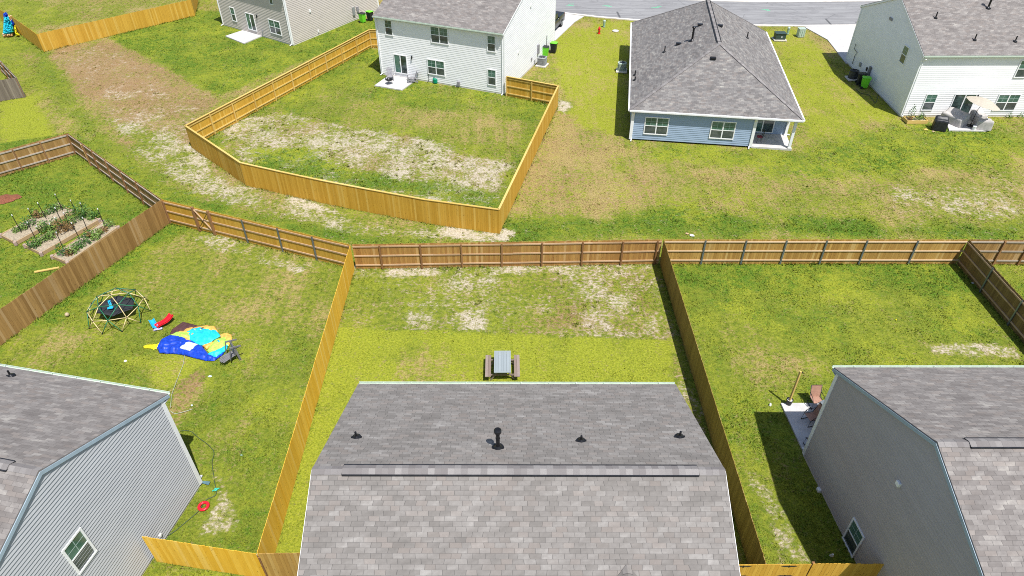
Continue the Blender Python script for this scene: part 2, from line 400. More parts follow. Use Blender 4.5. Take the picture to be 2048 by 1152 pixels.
# each patch: outline on the photo, feather in metres, and its amounts of lush, dry, sand, yellow, red-brown
PATCH = [
 ([(-100, 250), (130, 190), (60, 60), (400, -30), (2200, -30), (2200, 480), (1000, 490), (700, 500), (330, 400), (140, 262), (-100, 300)], 1.5, (.42, .72, .05, .42, .28)),
 ([(60, 110), (220, 75), (360, 150), (440, 195), (372, 255), (400, 300), (330, 330), (230, 290), (170, 210), (110, 150)], 2.4, (.14, .85, .34, .1, .95)),
 ([(215, 190), (400, 190), (375, 260), (480, 372), (580, 405), (430, 385), (300, 320)], 1.3, (.28, .7, .42, .1, .8)),
 ([(220, 240), (370, 290), (480, 370), (700, 430), (1000, 470), (1000, 482), (700, 480), (420, 400), (300, 345)], 1.0, (.35, .42, .58, .1, .3)),
 ([(170, 290), (330, 370), (480, 425), (700, 465), (860, 484), (700, 487), (330, 398), (150, 268)], .7, (.85, .1, .12, .3, .0)),
 ([(0, 30), (60, 90), (100, 180), (160, 270), (330, 395), (380, 400), (250, 310), (170, 210), (110, 130), (60, 60)], .9, (.55, .25, .12, .4, .1)),
 ([(0, 190), (60, 190), (110, 270), (0, 300)], .6, (.15, .2, .02, .9, .0)),
 ([(215, 75), (390, 20), (760, 40), (760, 60), (435, 192), (360, 150)], .5, (.62, .22, .0, .55, .0)),
 ([(30, -20), (200, 60), (330, 30), (380, 0), (380, -20)], 1., (.3, .6, .18, .2, .35)),
 ([(1040, 200), (1120, 170), (1250, 290), (1330, 370), (1300, 440), (1060, 420), (1010, 450)], 1.8, (.32, .88, .12, .45, .4)),
 ([(1120, 60), (1260, 40), (1255, 280), (1150, 250), (1110, 150)], .8, (.10, .42, .0, .95, .1)),
 ([(1700, 380), (2048, 350), (2100, 470), (1820, 475)], 1.6, (.3, .66, .42, .15, .3)),
 ([(1000, 440), (1330, 425), (1700, 440), (2048, 450), (2048, 476), (1330, 474), (1000, 482)], 1.3, (.85, .25, .16, .4, .0)),
 ([(1250, 285), (1600, 300), (1800, 240), (2048, 260), (2048, 330), (1700, 350), (1300, 330)], 1.2, (.6, .3, .0, .6, .05)),
 ([(1530, 60), (1610, 60), (1640, 100), (1700, 170), (1800, 240), (1620, 270), (1600, 230)], .9, (.15, .45, .0, .8, .15)),
 ([(370, 255), (740, 95), (1010, 180), (1115, 200), (998, 420), (480, 328)], .1, (.60, .38, .0, .45, .05)),
 ([(425, 262), (480, 225), (600, 225), (830, 268), (1035, 325), (1000, 420), (700, 390), (480, 330)], .9, (.42, .42, .68, .28, .50)),
 ([(640, 190), (830, 215), (1085, 245), (1035, 325), (830, 268), (600, 225)], .9, (.40, .62, .08, .3, .25)),
 ([(500, 300), (640, 300), (700, 350), (620, 370), (500, 330)], .8, (.7, .1, .35, .9, .0)),
 ([(560, 320), (1000, 385), (1000, 420), (480, 330)], .6, (.8, .2, .35, .4, .0)),
 # centre yard
 ([(700, 500), (1312, 500), (1352, 690), (665, 690)], .3, (.32, .42, .30, .30, .18)),
 ([(707, 530), (1310, 518), (1312, 540), (700, 556)], .25, (.25, .40, .66, .2, .2)),
 ([(1080, 520), (1320, 520), (1352, 680), (1020, 660), (1090, 600)], 1.8, (.34, .45, .50, .2, .50)),
 ([(820, 630), (960, 625), (970, 660), (830, 665)], .4, (.3, .4, .66, .1, .3)),
 ([(880, 530), (1010, 530), (1000, 580), (900, 575)], .5, (.45, .35, .50, .3, .1)),
 ([(670, 655), (1040, 668), (1352, 682), (1430, 1152), (500, 1152)], .12, (.22, .20, .0, .85, .0)),
 ([(820, 690), (1000, 690), (970, 760), (800, 765)], .8, (.1, .6, .08, .6, .0)),
 ([(1345, 690), (1400, 800), (1450, 1000), (1380, 900), (1345, 760)], .3, (.2, .5, .48, .1, .45)),
 # right yard
 ([(1330, 478), (1950, 478), (2300, 760), (1750, 1152), (1535, 1152)], .15, (.46, .27, .0, .48, .0)),
 ([(1330, 520), (1905, 520), (1960, 590), (1345, 575)], .5, (.66, .10, .0, .55, .0)),
 ([(1450, 640), (1560, 660), (1620, 740), (1560, 790), (1450, 740)], .9, (.25, .62, .0, .35, .1)),
 ([(1850, 690), (1960, 685), (2048, 700), (2048, 720), (1960, 712), (1870, 704)], .35, (.2, .5, .70, .1, .1)),
 ([(1500, 940), (1560, 1000), (1640, 1130), (1560, 1130), (1520, 1020)], .3, (.35, .3, .66, .1, .1)),
 # left yard
 ([(330, 400), (700, 490), (510, 1107), (280, 1152), (0, 1152), (-400, 1000), (-200, 620)], .12, (.48, .34, .0, .42, .0)),
 ([(335, 440), (700, 525), (650, 660), (440, 650), (250, 560), (300, 480)], .8, (.28, .58, .06, .2, .15)),
 ([(370, 475), (430, 465), (640, 530), (600, 545), (420, 500)], .4, (.3, .4, .5, .1, .1)),
 ([(60, 640), (180, 660), (150, 720), (0, 730)], .8, (.3, .6, .0, .3, .0)),
 ([(330, 410), (240, 500), (60, 650), (100, 650), (300, 500), (380, 450)], .5, (.75, .1, .0, .6, .0)),
 ([(250, 720), (400, 700), (420, 760), (330, 780)], .6, (.05, .35, .0, 1., .0)),
 ([(345, 770), (400, 735), (415, 750), (350, 850), (340, 820)], .3, (.2, .6, .1, .1, .7)),
 ([(405, 930), (450, 945), (470, 1060), (400, 1070), (440, 1000)], .3, (.25, .45, .64, .1, .3)),
 ([(370, 290), (400, 300), (420, 340), (385, 325)], .3, (.3, .3, .95, .1, .1)),
 ([(560, 385), (620, 395), (700, 430), (640, 425), (570, 400)], .4, (.3, .3, .9, .1, .1)),
 ([(900, 455), (1030, 465), (1010, 480), (880, 474)], .4, (.3, .3, .95, .1, .1)),
 ([(1120, 200), (1140, 205), (1130, 225), (1115, 220)], .5, (.3, .3, .8, .1, .1)),
 # far left yard
 ([(318, 400), (135, 265), (-100, 300), (-200, 700), (0, 640)], .15, (.66, .18, .0, .36, .0)),
 ([(20, 410), (140, 390), (230, 460), (120, 520), (0, 480)], .8, (.5, .3, .05, .5, .0)),
]
PW = [([G2(x, min(max(y, -330), 1500)) for x, y in poly], f, val) for poly, f, val in PATCH]
BASE = (.38, .40, .02, .45, .08)
def masks(X, Y):
    X = np.clip(X, -120, 120); Y = np.clip(Y, -60, 200); wob = (fbm(X*.55, Y*.55, 3)-.5)*2.2; out = np.array(BASE)[:, None]*np.ones(X.shape)[None]
    for poly, f, val in PW:
        xs = [p[0] for p in poly]; ys = [p[1] for p in poly]
        idx = np.nonzero((X > min(xs)-3) & (X < max(xs)+3) & (Y > min(ys)-3) & (Y < max(ys)+3))[0]
        if not len(idx): continue
        x, y = X[idx], Y[idx]; ins = pip(x, y, poly); d = edist(x, y, poly); sd = np.where(ins, d, -d)+wob[idx]*min(f, 1.2)
        wgt = np.clip(sd/f*.5+.5, 0, 1); wgt = wgt*wgt*(3-2*wgt)
        for k in range(5): out[k, idx] = out[k, idx]*(1-wgt)+val[k]*wgt
    for k, (fq, am, of) in enumerate([(.55, .75, 3), (.45, .9, 31), (.6, 1.0, 57), (.35, .8, 83), (.5, .9, 111)]):
        f_ = fbm(X*fq+of, Y*fq+of*1.7, 4)-.5
        out[k] = out[k]+f_*am*np.clip(out[k]*1.5+.12, 0, .9)
    return out
def axis(lo, hi, step, far):
    core = list(np.arange(lo, hi+1e-6, step)); a = []; d = step
    x = lo
    while x > -far: d *= 1.6; x -= d; a.append(x)
    b = []; x = hi; d = step
    while x < far: d *= 1.6; x += d; b.append(x)
    return np.array(a[::-1]+core+b)
def gheight(X, Y):
    return (fbm(X*.35, Y*.35, 3)-.5)*.06-.03
def set_masks(me, m):
    a = me.attributes.new('mask', 'FLOAT_COLOR', 'POINT'); a.data.foreach_set('color', m[:4].T.astype(np.float32).ravel())
    b = me.attributes.new('mask2', 'FLOAT', 'POINT'); b.data.foreach_set('value', m[4].astype(np.float32))
def make_ground():
    xs = axis(-64, 56, .22, 900); ys = axis(5, 100, .22, 900); nx, ny = len(xs), len(ys)
    X, Y = np.meshgrid(xs, ys); X = X.ravel(); Y = Y.ravel(); Z = gheight(X, Y)
    me = bpy.data.meshes.new('ground'); me.vertices.add(len(X)); me.vertices.foreach_set('co', np.stack([X, Y, Z], 1).ravel())
    i = np.arange((nx-1)*(ny-1)); r, c = i//(nx-1), i % (nx-1); a = r*nx+c
    q = np.stack([a, a+1, a+nx+1, a+nx], 1).ravel()
    me.loops.add(len(q)); me.loops.foreach_set('vertex_index', q); me.polygons.add(len(i)); me.polygons.foreach_set('loop_start', np.arange(len(i))*4)
    me.polygons.foreach_set('loop_total', np.full(len(i), 4)); me.update(); me.validate(); me.shade_smooth()
    set_masks(me, masks(X, Y)); me.materials.append(ground_nodes('lawn_and_soil'))
    o = bpy.data.objects.new('ground', me); sc.collection.objects.link(o); tag(o, 'patchy green, yellow and sandy lawn ground of the back yards', kind='structure')
make_ground()

# keep-out areas for grass blades are filled in by the builders below
KEEP = []; FSEG = []
def grass():
    N = 1000000
    V = rs.rand(N); yy = 12+(95-12)*V**1.55
    X = (rs.rand(N)*2-1)*(yy*1.02+9); Y = yy
    ok = np.ones(N, bool)
    for poly in KEEP: ok &= ~pip(X, Y, poly)
    X, Y = X[ok], Y[ok]
    # weed clumps: many blades gathered round a centre, thickest in the rough ground
    nc = 17000; cy = 14+(90-14)*rs.rand(nc)**1.3; cx = (rs.rand(nc)*2-1)*(cy*1.0+6); cm = masks(cx, cy)
    keep = rs.rand(nc) < np.clip(cm[0]*.8+cm[2]*.9+cm[4]*.4-.6, .015, .8); cx, cy = cx[keep], cy[keep]
    k_ = 22; rad = .06+.16*rs.rand(len(cx)); a_ = rs.rand(len(cx), k_)*6.283; q_ = np.sqrt(rs.rand(len(cx), k_))*rad[:, None]
    WX = (cx[:, None]+np.cos(a_)*q_).ravel(); WY = (cy[:, None]+np.sin(a_)*q_).ravel()
    fx, fy = [], []
    for (p, q) in FSEG:
        L = math.hypot(q[0]-p[0], q[1]-p[1]); n_ = int(L*70); tt = rs.rand(n_); nx_, ny_ = -(q[1]-p[1])/L, (q[0]-p[0])/L; o_ = rs.randn(n_)*.09
        fx.append(p[0]+(q[0]-p[0])*tt+nx_*o_); fy.append(p[1]+(q[1]-p[1])*tt+ny_*o_)
    FX, FY = np.concatenate(fx), np.concatenate(fy); n0, n1 = len(X), len(X)+len(WX)
    X = np.concatenate([X, WX, FX]); Y = np.concatenate([Y, WY, FY]); extra = np.ones(len(X)); extra[n0:n1] = 1.45; extra[n1:] = 2.0
    isx = np.arange(len(X)) >= n0; ok = np.ones(len(X), bool)
    for poly in KEEP: ok &= ~(pip(X, Y, poly) & isx)
    X, Y, extra, isx = X[ok], Y[ok], extra[ok], isx[ok]; m = masks(X, Y); m[0] = np.where(isx, np.minimum(m[0]+.12, 1.0), m[0])
    bare = vnoise(X*3.7+5, Y*3.7)*.6+vnoise(X*9, Y*9)*.4
    ok = (m[2]+(bare-.5)*1.3 < .52) | isx; X, Y, m, extra = X[ok], Y[ok], m[:, ok], extra[ok]; N = len(X)
    tall = .5+1.0*np.clip(m[0]*1.3-.3+(fbm(X*1.3, Y*1.3, 2)-.5)*1.6, 0, 1)
    h = (.035+.055*rs.rand(N))*tall*extra; wd = (.012+.018*rs.rand(N))*(1+Y/60); a = rs.rand(N)*6.283; l = rs.rand(N)*6.283; lean = h*(.5+.7*rs.rand(N))
    Z = gheight(X, Y)-.008
    dx, dy = np.cos(a)*wd, np.sin(a)*wd
    P = np.stack([X-dx, Y-dy, Z, X+dx, Y+dy, Z, X+np.cos(l)*lean, Y+np.sin(l)*lean, Z+h], 1).reshape(-1, 3)
    me = bpy.data.meshes.new('grass'); me.vertices.add(3*N); me.vertices.foreach_set('co', P.ravel())
    me.loops.add(3*N); me.loops.foreach_set('vertex_index', np.arange(3*N)); me.polygons.add(N)
    me.polygons.foreach_set('loop_start', np.arange(N)*3); me.polygons.foreach_set('loop_total', np.full(N, 3)); me.update()
    set_masks(me, np.repeat(m, 3, 1)); q = me.attributes.new('rnd', 'FLOAT', 'POINT'); q.data.foreach_set('value', np.repeat(rs.rand(N), 3).astype(np.float32))
    me.materials.append(ground_nodes('grass_blade', True))
    o = bpy.data.objects.new('grass', me); sc.collection.objects.link(o); tag(o, 'short green grass and weeds growing over the lawns', 'grass', kind='stuff')

def slab(pts, z, th, name, mat, parent=None, keep=True):
    mb = MB(); n = len(pts)
    mb.face([(x, y, z) for x, y in pts])
    for i in range(n):
        a, b = pts[i], pts[(i+1) % n]; mb.face([(*a, z), (*a, z-th), (*b, z-th), (*b, z)])
    if keep: KEEP.append(list(pts))
    return mb.build(name, mat, parent)

# ---------------------------------------------------------------- street
def pxp(l, z=0): return [G2(x, y, z) for x, y in l]
near = [(-60, 118), (-10, 90.5), (5.7, 83.6), (11, 81.6), (15.5, 80.4), (22, 79.2), (28.6, 78.5), (34, 78.3), (40, 78.4), (60, 79), (120, 82)]
def off(pl, d):
    out = []
    for i, p in enumerate(pl):
        a = Vector(pl[max(i-1, 0)]); b = Vector(pl[min(i+1, len(pl)-1)]); t = (b-a).normalized(); n_ = Vector((-t.y, t.x)); q = Vector(p)+n_*d; out.append((q.x, q.y))
    return out
def strip(a, b, z, th, name, mat):
    mb = MB()
    for i in range(len(a)-1):
        mb.face([(*a[i], z), (*a[i+1], z), (*b[i+1], z), (*b[i], z)])
        mb.face([(*a[i], z-th), (*a[i+1], z-th), (*a[i+1], z), (*a[i], z)]); mb.face([(*b[i+1], z-th), (*b[i], z-th), (*b[i], z), (*b[i+1], z)])
    KEEP.append(a+b[::-1]); return mb.build(name, mat)
tag(strip(off(near, .35), off(near, 8.9), .035, .12, 'road', M['asphalt']), 'grey asphalt residential street', kind='structure')
tag(strip(near, off(near, .35), .07, .15, 'kerb', M['kerb']), 'pale concrete kerb along the street', kind='structure')
tag(strip(off(near, 8.9), off(near, 9.35), .09, .17, 'kerb', M['kerb']), 'far concrete kerb of the street', kind='structure')
tag(strip(off(near, 9.35), off(near, 13), .05, .15, 'verge', concrete_mat('sandy_verge', (.55, .47, .36), (.66, .58, .46), 1.2)), 'pale sandy verge beyond the street', kind='structure')
mb = MB()
for x, y, s_ in [(1140, 12, 1.1), (1142, 9, .8), (1212, 12, 1.), (1218, 14, .8), (1310, 16, 1.1), (1318, 14, .7), (1530, 20, 1.1), (1536, 22, .7)]:
    p = G(x, y); mb.bar((p.x-s_*.45, p.y-.1, .041), (p.x+s_*.45, p.y+.15, .041), .10, .006)
mb.build('paint_mark', simple('green_spray_paint', (.10, .55, .28), .8, var=.3, scale=8)).__setitem__('kind', 'structure')
mb = MB()
for x, y, x2, y2 in [(1651, 38, 1664, 52), (1710, 45, 1740, 46), (1234, 24, 1240, 36)]:
    a, b = G(x, y), G(x2, y2); mb.bar((a.x, a.y, .0405), (b.x, b.y, .0405), .22, .005)
mb.build('asphalt_patch', simple('tar_patch', (.10, .10, .10), .8)).__setitem__('kind', 'structure')
tag(slab(pxp([(1608, 54), (1713, 50), (1760, 60), (1730, 130), (1692, 127), (1655, 80)]), .05, .14, 'driveway', M['concrete']), 'pale concrete driveway beside the right hand white house', kind='structure')
tag(slab([(5.8, 83.6), G2(1168, 33), G2(1150, 44), (5.4, 74.0), (-6, 76), (-6, 88)], .05, .14, 'driveway', M['concrete']), 'pale concrete driveway with the parked pickup', kind='structure')

# ---------------------------------------------------------------- walls, windows, roofs
class Wall:
    """vertical plane: base start o, unit direction U seen from outside left to right, outward normal N"""
    def __init__(s, o, U):
        s.o = Vector((o[0], o[1], 0)); s.U = Vector((U[0], U[1], 0)).normalized(); s.N = Vector((s.U.y, -s.U.x, 0))
    def p(s, u, z, d=0): return s.o+s.U*u+Vector((0, 0, z))+s.N*d
    def uz(s, px, py):
        d = ray(px, py); t = (s.o-CAMP).dot(s.N)/d.dot(s.N); q = CAMP+d*t; return ((q-s.o).dot(s.U), q.z)
def clip(poly, z0, z1):
    for z, keep in ((z0, 1), (z1, -1)):
        out = []
        for i in range(len(poly)):
            a, b = poly[i], poly[(i+1) % len(poly)]; ia, ib = (a[1]-z)*keep >= 0, (b[1]-z)*keep >= 0
            if ia: out.append(a)
            if ia != ib:
                t = (z-a[1])/(b[1]-a[1]); out.append((a[0]+(b[0]-a[0])*t, z))
        poly = out
        if len(poly) < 3: return []
    return poly
def siding(wall, poly, mat, parent, lap=.125, z0=.12, dep=.015, name='wall'):
    mb = MB(); top = max(p[1] for p in poly); z = z0
    while z < top:
        q = clip(poly, z, min(z+lap, top))
        if q:
            mb.face([wall.p(u, zz, dep*(1-(zz-z)/lap)+.004) for u, zz in q])
            us = [u for u, zz in q if abs(zz-z) < 1e-6]
            if len(us) > 1: mb.face([wall.p(min(us), z, .002), wall.p(max(us), z, .002), wall.p(max(us), z, dep+.004), wall.p(min(us), z, dep+.004)])
        z += lap
    o = mb.build(name, mat, parent); return o
def window(wall, ul, lr, parent, kind='single', name='window'):
    """ul / lr: (u, z) of the upper left and lower right corner from outside"""
    u0, u1 = min(ul[0], lr[0]), max(ul[0], lr[0]); z0, z1 = min(ul[1], lr[1]), max(ul[1], lr[1])
    fwid = .075; mb = MB()
    def slabw(m, a, b, c, d, e, f): m.hexa([wall.p(a, c, e), wall.p(b, c, e), wall.p(b, c, f), wall.p(a, c, f)], [wall.p(a, d, e), wall.p(b, d, e), wall.p(b, d, f), wall.p(a, d, f)])
    slabw(mb, u0, u1, z1-fwid, z1, .0, .075); slabw(mb, u0, u1, z0, z0+fwid, .0, .082)
    slabw(mb, u0, u0+fwid, z0+fwid, z1-fwid, .0, .072); slabw(mb, u1-fwid, u1, z0+fwid, z1-fwid, .0, .072)
    n = 2 if kind in ('double', 'door') else 1; cols = []
    cw = (u1-u0)/n
    for k in range(n): cols.append((u0+k*cw+(fwid if k == 0 else .045), u0+(k+1)*cw-(fwid if k == n-1 else .045)))
    if n == 2: slabw(mb, u0+cw-.045, u0+cw+.045, z0+fwid, z1-fwid, .0, .068)
    zm = (z0+z1)/2
    if kind != 'door':
        for a, b in cols: slabw(mb, a, b, zm-.03, zm+.03, .0, .064)
    fr = mb.build(name, M['trim'], parent)
    for k, (a, b) in enumerate(cols):
        if kind == 'door':
            m = MB(); slabw(m, a, b, z0+fwid, z1-fwid, .0, .046+.006*k); m.build('pane', M['glass_dark'] if (k or 'taupe' in str(parent) or u1-u0 > 1.88) else M['glass_up'], fr)
        else:
            m = MB(); slabw(m, a, b, zm+.03, z1-fwid, .0, .050); m.build('pane', M['glass_up'], fr)
            m = MB(); slabw(m, a, b, z0+fwid, zm-.03, .0, .043); m.build('pane', M['glass_low'], fr)
            g = MB(); slabw(g, (a+b)/2-.011, (a+b)/2+.011, zm+.03, z1-fwid, .05, .056)
            zz = (zm+z1-fwid+.03)/2; slabw(g, a, b, zz-.011, zz+.011, .05, .0545)
            g.build('grille', M['grid'], fr)
    if kind == 'door':
        m = MB(); slabw(m, cols[0][1]-.02, cols[0][1]+.02, z0+.9, z0+1.2, .07, .10); m.build('handle', M['trim'], fr)
    return fr
def wwin(wall, a, b, parent, kind='single', size=None):
    """window from two opposite corners on the photo"""
    p, q = wall.uz(*a), wall.uz(*b)
    if size:
        c = ((p[0]+q[0])/2, (p[1]+q[1])/2); p, q = (c[0]-size[0]/2, c[1]+size[1]/2), (c[0]+size[0]/2, c[1]-size[1]/2)
    return window(wall, p, q, parent, kind)
def prism(mb, top, th, uvs=None):
    mb.face(top, uvs); bot = [Vector(p)-Vector((0, 0, th)) for p in top]
    mb.face(bot[::-1])
    for i in range(len(top)):
        j = (i+1) % len(top); mb.face([top[i], bot[i], bot[j], top[j]])
class House:
    """o: ground corner, U: along the eave, V: across, away from the near wall.  Ridge runs along U."""
    def __init__(s, name, label, o, U, V, W, D, ze, zr, sid, shin, trim='trim', oh=.3, rake=.2, hw=None):
        s.o = Vector((*o, 0)); s.U = Vector((*U, 0)).normalized(); s.V = Vector((*V, 0)).normalized(); s.W, s.D = W, D
        s.t = thing(name, label, 'house', (o[0], o[1], 0)); s.ze, s.zr, s.oh, s.rake = ze, zr, oh, rake
        s.hw = hw or ze-.22; s.sid = M[sid]; s.shin = M[shin]; s.trim = M[trim]
        s.slope = (zr-ze)/(D/2+oh)
        KEEP.append([(p.x, p.y) for p in (s.P(0, 0), s.P(W, 0), s.P(W, D), s.P(0, D))])
    def P(s, u, v, z=0): return s.o+s.U*u+s.V*v+Vector((0, 0, z))
    def zroof(s, v): return s.zr-abs(v-s.D/2)*s.slope
    def wall(s, u0, v0, u1, v1):
        a, b = s.P(u0, v0), s.P(u1, v1); d = b-a; W_ = Wall((a.x, a.y), (d.x, d.y))
        c = s.P(s.W/2, s.D/2)
        if (c-a).dot(W_.N) > 0: W_ = Wall((b.x, b.y), (-d.x, -d.y))
        W_.len = d.length; return W_
    def gable(s, lap=.125, dep=.02, cap=True, gutter='gutter', skip_back=False):
        W, D, t = s.W, s.D, s.t; s.walls = {}
        th = .13
        for key, a in (('back', (0, 0, W, 0)), ('front', (0, D, W, D)), ('g0', (0, 0, 0, D)), ('g1', (W, 0, W, D))):
            wl = s.wall(*a); s.walls[key] = wl; L = wl.len; zc = s.zroof(0)-th-.01
            poly = [(0, 0.1), (L, .1), (L, zc), (0, zc)] if key in ('back', 'front') else [(0, .1), (L, .1), (L, zc), (L/2, s.zr-th-.01), (0, zc)]
            siding(wl, poly, s.sid, t, lap, dep=dep)
            f = MB(); f.hexa([wl.p(0, -.1, -.1), wl.p(L, -.1, -.1), wl.p(L, -.1, .0), wl.p(0, -.1, .0)], [wl.p(0, .12, -.1), wl.p(L, .12, -.1), wl.p(L, .12, .0), wl.p(0, .12, .0)])
            f.build('foundation', M['kerb'], t)
        c = MB()
        for u in (0, W):
            for v in (0, D):
                q = s.P(u, v); zc = s.zroof(0)-th-.03
                du = s.U*(.055 if u else -.055); dv = s.V*(.055 if v else -.055)
                iu = s.U*(-.17 if u else .17); iv = s.V*(-.17 if v else .17)
                a = q+du+dv; b = [a, a+iu, a+iu+iv, a+iv]
                c = MB(); c.hexa([p+Vector((0, 0, .1)) for p in b], [p+Vector((0, 0, zc)) for p in b]); c.build('corner_trim', M['trim'], t)
        # roof slabs
        r = MB(); oh, rk = s.oh, s.rake
        sl = math.hypot(D/2+oh, s.zr-s.ze)
        for sg in (0, 1):
            v0 = -oh if sg == 0 else D+oh
            a, b, c_, d = s.P(-rk, v0, s.ze), s.P(W+rk, v0, s.ze), s.P(W+rk, D/2, s.zr), s.P(-rk, D/2, s.zr)
            uv = [(0, 0), (W+2*rk, 0), (W+2*rk, sl), (0, sl)]
            top = [a, b, c_, d]
            if (b-a).cross(d-a).z < 0: top = [b, a, d, c_]; uv = [uv[1], uv[0], uv[3], uv[2]]
            prism(r, top, .05, uv)
        s.roof = r.build('roof', s.shin, t)
        # rake boards, fascia and gutters
        for u in (-rk, W+rk):
            tr = MB(); sgn = 1 if u > 0 else -1
            for v0 in (-oh, D+oh):
                a, b = s.P(u, v0, s.ze-.052), s.P(u, D/2, s.zr-.052)
                e = s.U*sgn*.025; i_ = -s.U*sgn*max(rk-.03, .03)
                dz = Vector((0, 0, -.15))
                tr.hexa([a+e+dz, a+dz, b+dz, b+e+dz], [a+e, a, b, b+e])
            tr.build('rake_trim', s.trim, t)
        for sg in (0, 1):
            sf = MB()
            v0, v1 = ((-oh, 0) if sg == 0 else (D+oh, D)); z = s.ze-.2
            q = [s.P(-rk, v0, z), s.P(W+rk, v0, z), s.P(W+rk, v1, z), s.P(-rk, v1, z)]
            sf.hexa([p-Vector((0, 0, .02)) for p in q], q)
            q = [s.P(-rk, v0, z), s.P(W+rk, v0, z), s.P(W+rk, v0+(.02 if sg == 0 else -.02), z), s.P(-rk, v0+(.02 if sg == 0 else -.02), z)]
            sf.hexa(q, [p+Vector((0, 0, .14)) for p in q])
            sf.build('soffit', M['soffit'], t)
        for sg in (0, 1):
            v0 = -oh if sg == 0 else D+oh; k = -1 if sg == 0 else 1; g = MB()
            L0, L1 = -rk+.01, W+rk-.01; zt = s.ze-.015
            def bx(va, vb, za, zb):
                q = [s.P(L0, va, za), s.P(L1, va, za), s.P(L1, vb, za), s.P(L0, vb, za)]; g.hexa(q, [p+Vector((0, 0, zb-za)) for p in q])
            bx(v0+k*.003, v0+k*.125, zt-.10, zt-.085); bx(v0+k*.11, v0+k*.125, zt-.085, zt); bx(v0+k*.003, v0+k*.016, zt-.085, zt-.01)
            x = .8
            while x < W: # hanger straps across the gutter
                a = s.P(x, v0+k*.01, zt-.004); b = s.P(x, v0+k*.115, zt-.004); g.bar(a, b, .02, .012); x += 1.1
            g.build('gutter', M[gutter], t)
        # ridge cap of bent shingles
        cp = MB(); n = int((W+2*rk)/.2); 
        for k in range(n):
            u0, u1 = -rk+k*(W+2*rk)/n, -rk+(k+1)*(W+2*rk)/n
            for sg in (-1, 1):
                lift = .022; a = s.P(u0, D/2, s.zr+lift+.006*(k % 2)); b = s.P(u1, D/2, s.zr+lift+.006*(k % 2))
                c1 = s.P(u1, D/2+sg*.16, s.zr-.16*s.slope+lift*.7+.006*(k % 2)); d1 = s.P(u0, D/2+sg*.16, s.zr-.16*s.slope+lift*.7+.006*(k % 2))
                cp.r = random.random(); prism(cp, [a, b, c1, d1] if (b-a).cross(d1-a).z > 0 else [b, a, d1, c1], .012, [(k*.3, 0), (k*.3+.28, 0), (k*.3+.28, .1), (k*.3, .1)])
        s.cap = cp.build('ridge_cap', M['cap'], t)
        return s
    def vent_ridge(s, u0, u1):
        m = MB(); D = s.D
        for sg in (-1, 1):
            v = D/2+sg*.19; z = s.zr-.19*s.slope+.045
            m.bar(s.P(u0, v, z), s.P(u1, v, z), .035, .05)
        m.bar(s.P(u0, D/2-.17, s.zr-.05), s.P(u0, D/2+.17, s.zr-.05), .03, .05); m.bar(s.P(u1, D/2-.17, s.zr-.05), s.P(u1, D/2+.17, s.zr-.05), .03, .05)
        m.build('ridge_vent', M['black'], s.t)
        cp = MB(); n = int(abs(u1-u0)/.2)
        for k in range(n):
            a0, a1 = u0+k*(u1-u0)/n, u0+(k+1)*(u1-u0)/n; zt = s.zr+.055+.004*(k % 2)
            for sg in (-1, 1):
                a, b = s.P(a0, D/2, zt), s.P(a1, D/2, zt); c1 = s.P(a1, D/2+sg*.175, zt-.175*s.slope); d1 = s.P(a0, D/2+sg*.175, zt-.175*s.slope)
                cp.r = random.random(); prism(cp, [a, b, c1, d1] if (b-a).cross(d1-a).z > 0 else [b, a, d1, c1], .012)
        cp.build('vent_cap', M['cap'], s.t)
def make_cap():
    t = NT('cap_shingle'); r = t.attr('rnd').outputs['Fac']; p = t.pos()
    c = t.ramp(r, [(0, (.175, .158, .15)), (.5, (.215, .198, .188)), (1, (.275, .255, .24))]); g = t.noise(p, 50, 2)
    t.col(t.mix(t.math('MULTIPLY', t.step(g, .4, .7), .3), c, (.12, .11, .11))); t.set(.92, 0, .2); return t.m
M['cap'] = make_cap()

def roof_hit(px, py, h, side):
    """point where the sight line meets a roof slope of house h (side 0 = near v=0)"""
    a = h.P(0, -h.oh if side == 0 else h.D+h.oh, h.ze); b = h.P(h.W, -h.oh if side == 0 else h.D+h.oh, h.ze); c = h.P(0, h.D/2, h.zr)
    n = (b-a).cross(c-a); d = ray(px, py); t = (a-CAMP).dot(n)/d.dot(n); return CAMP+d*t
def pipe_vent(p, hgt, r, parent, cap=False, base=.11):
    m = MB(); m.lathe([(base*1.5, -.03), (base*1.45, .015), (base, .035), (r*1.25, .10), (r, .12), (r, hgt)] + ([(r*1.7, hgt), (r*1.9, hgt+.03), (r*1.9, hgt+.11), (r*1.4, hgt+.15), (.01, hgt+.16)] if cap else [(r*.8, hgt+.002)]), p, 16)
    if cap:
        m.lathe([(r*1.15, hgt*.62), (r*1.15, hgt*.66)], p, 16)
    else:
        m.box((p[0], p[1], p[2]+.02), (.36, .07, .02), .05)
    m.build('roof_vent', M['black_metal'], parent, smooth=False)
def downspout(wl, u, z1, parent, flip=1):
    m = MB(); m.bar(wl.p(u, .12, .06), wl.p(u, z1-.35, .06), .075, .055); m.bar(wl.p(u, z1-.37, .06), wl.p(u, z1-.08, .34), .07, .055)
    m.bar(wl.p(u, .13, .06), wl.p(u+flip*.05, .05, .38), .075, .06); m.build('downspout', M['trim'], parent)

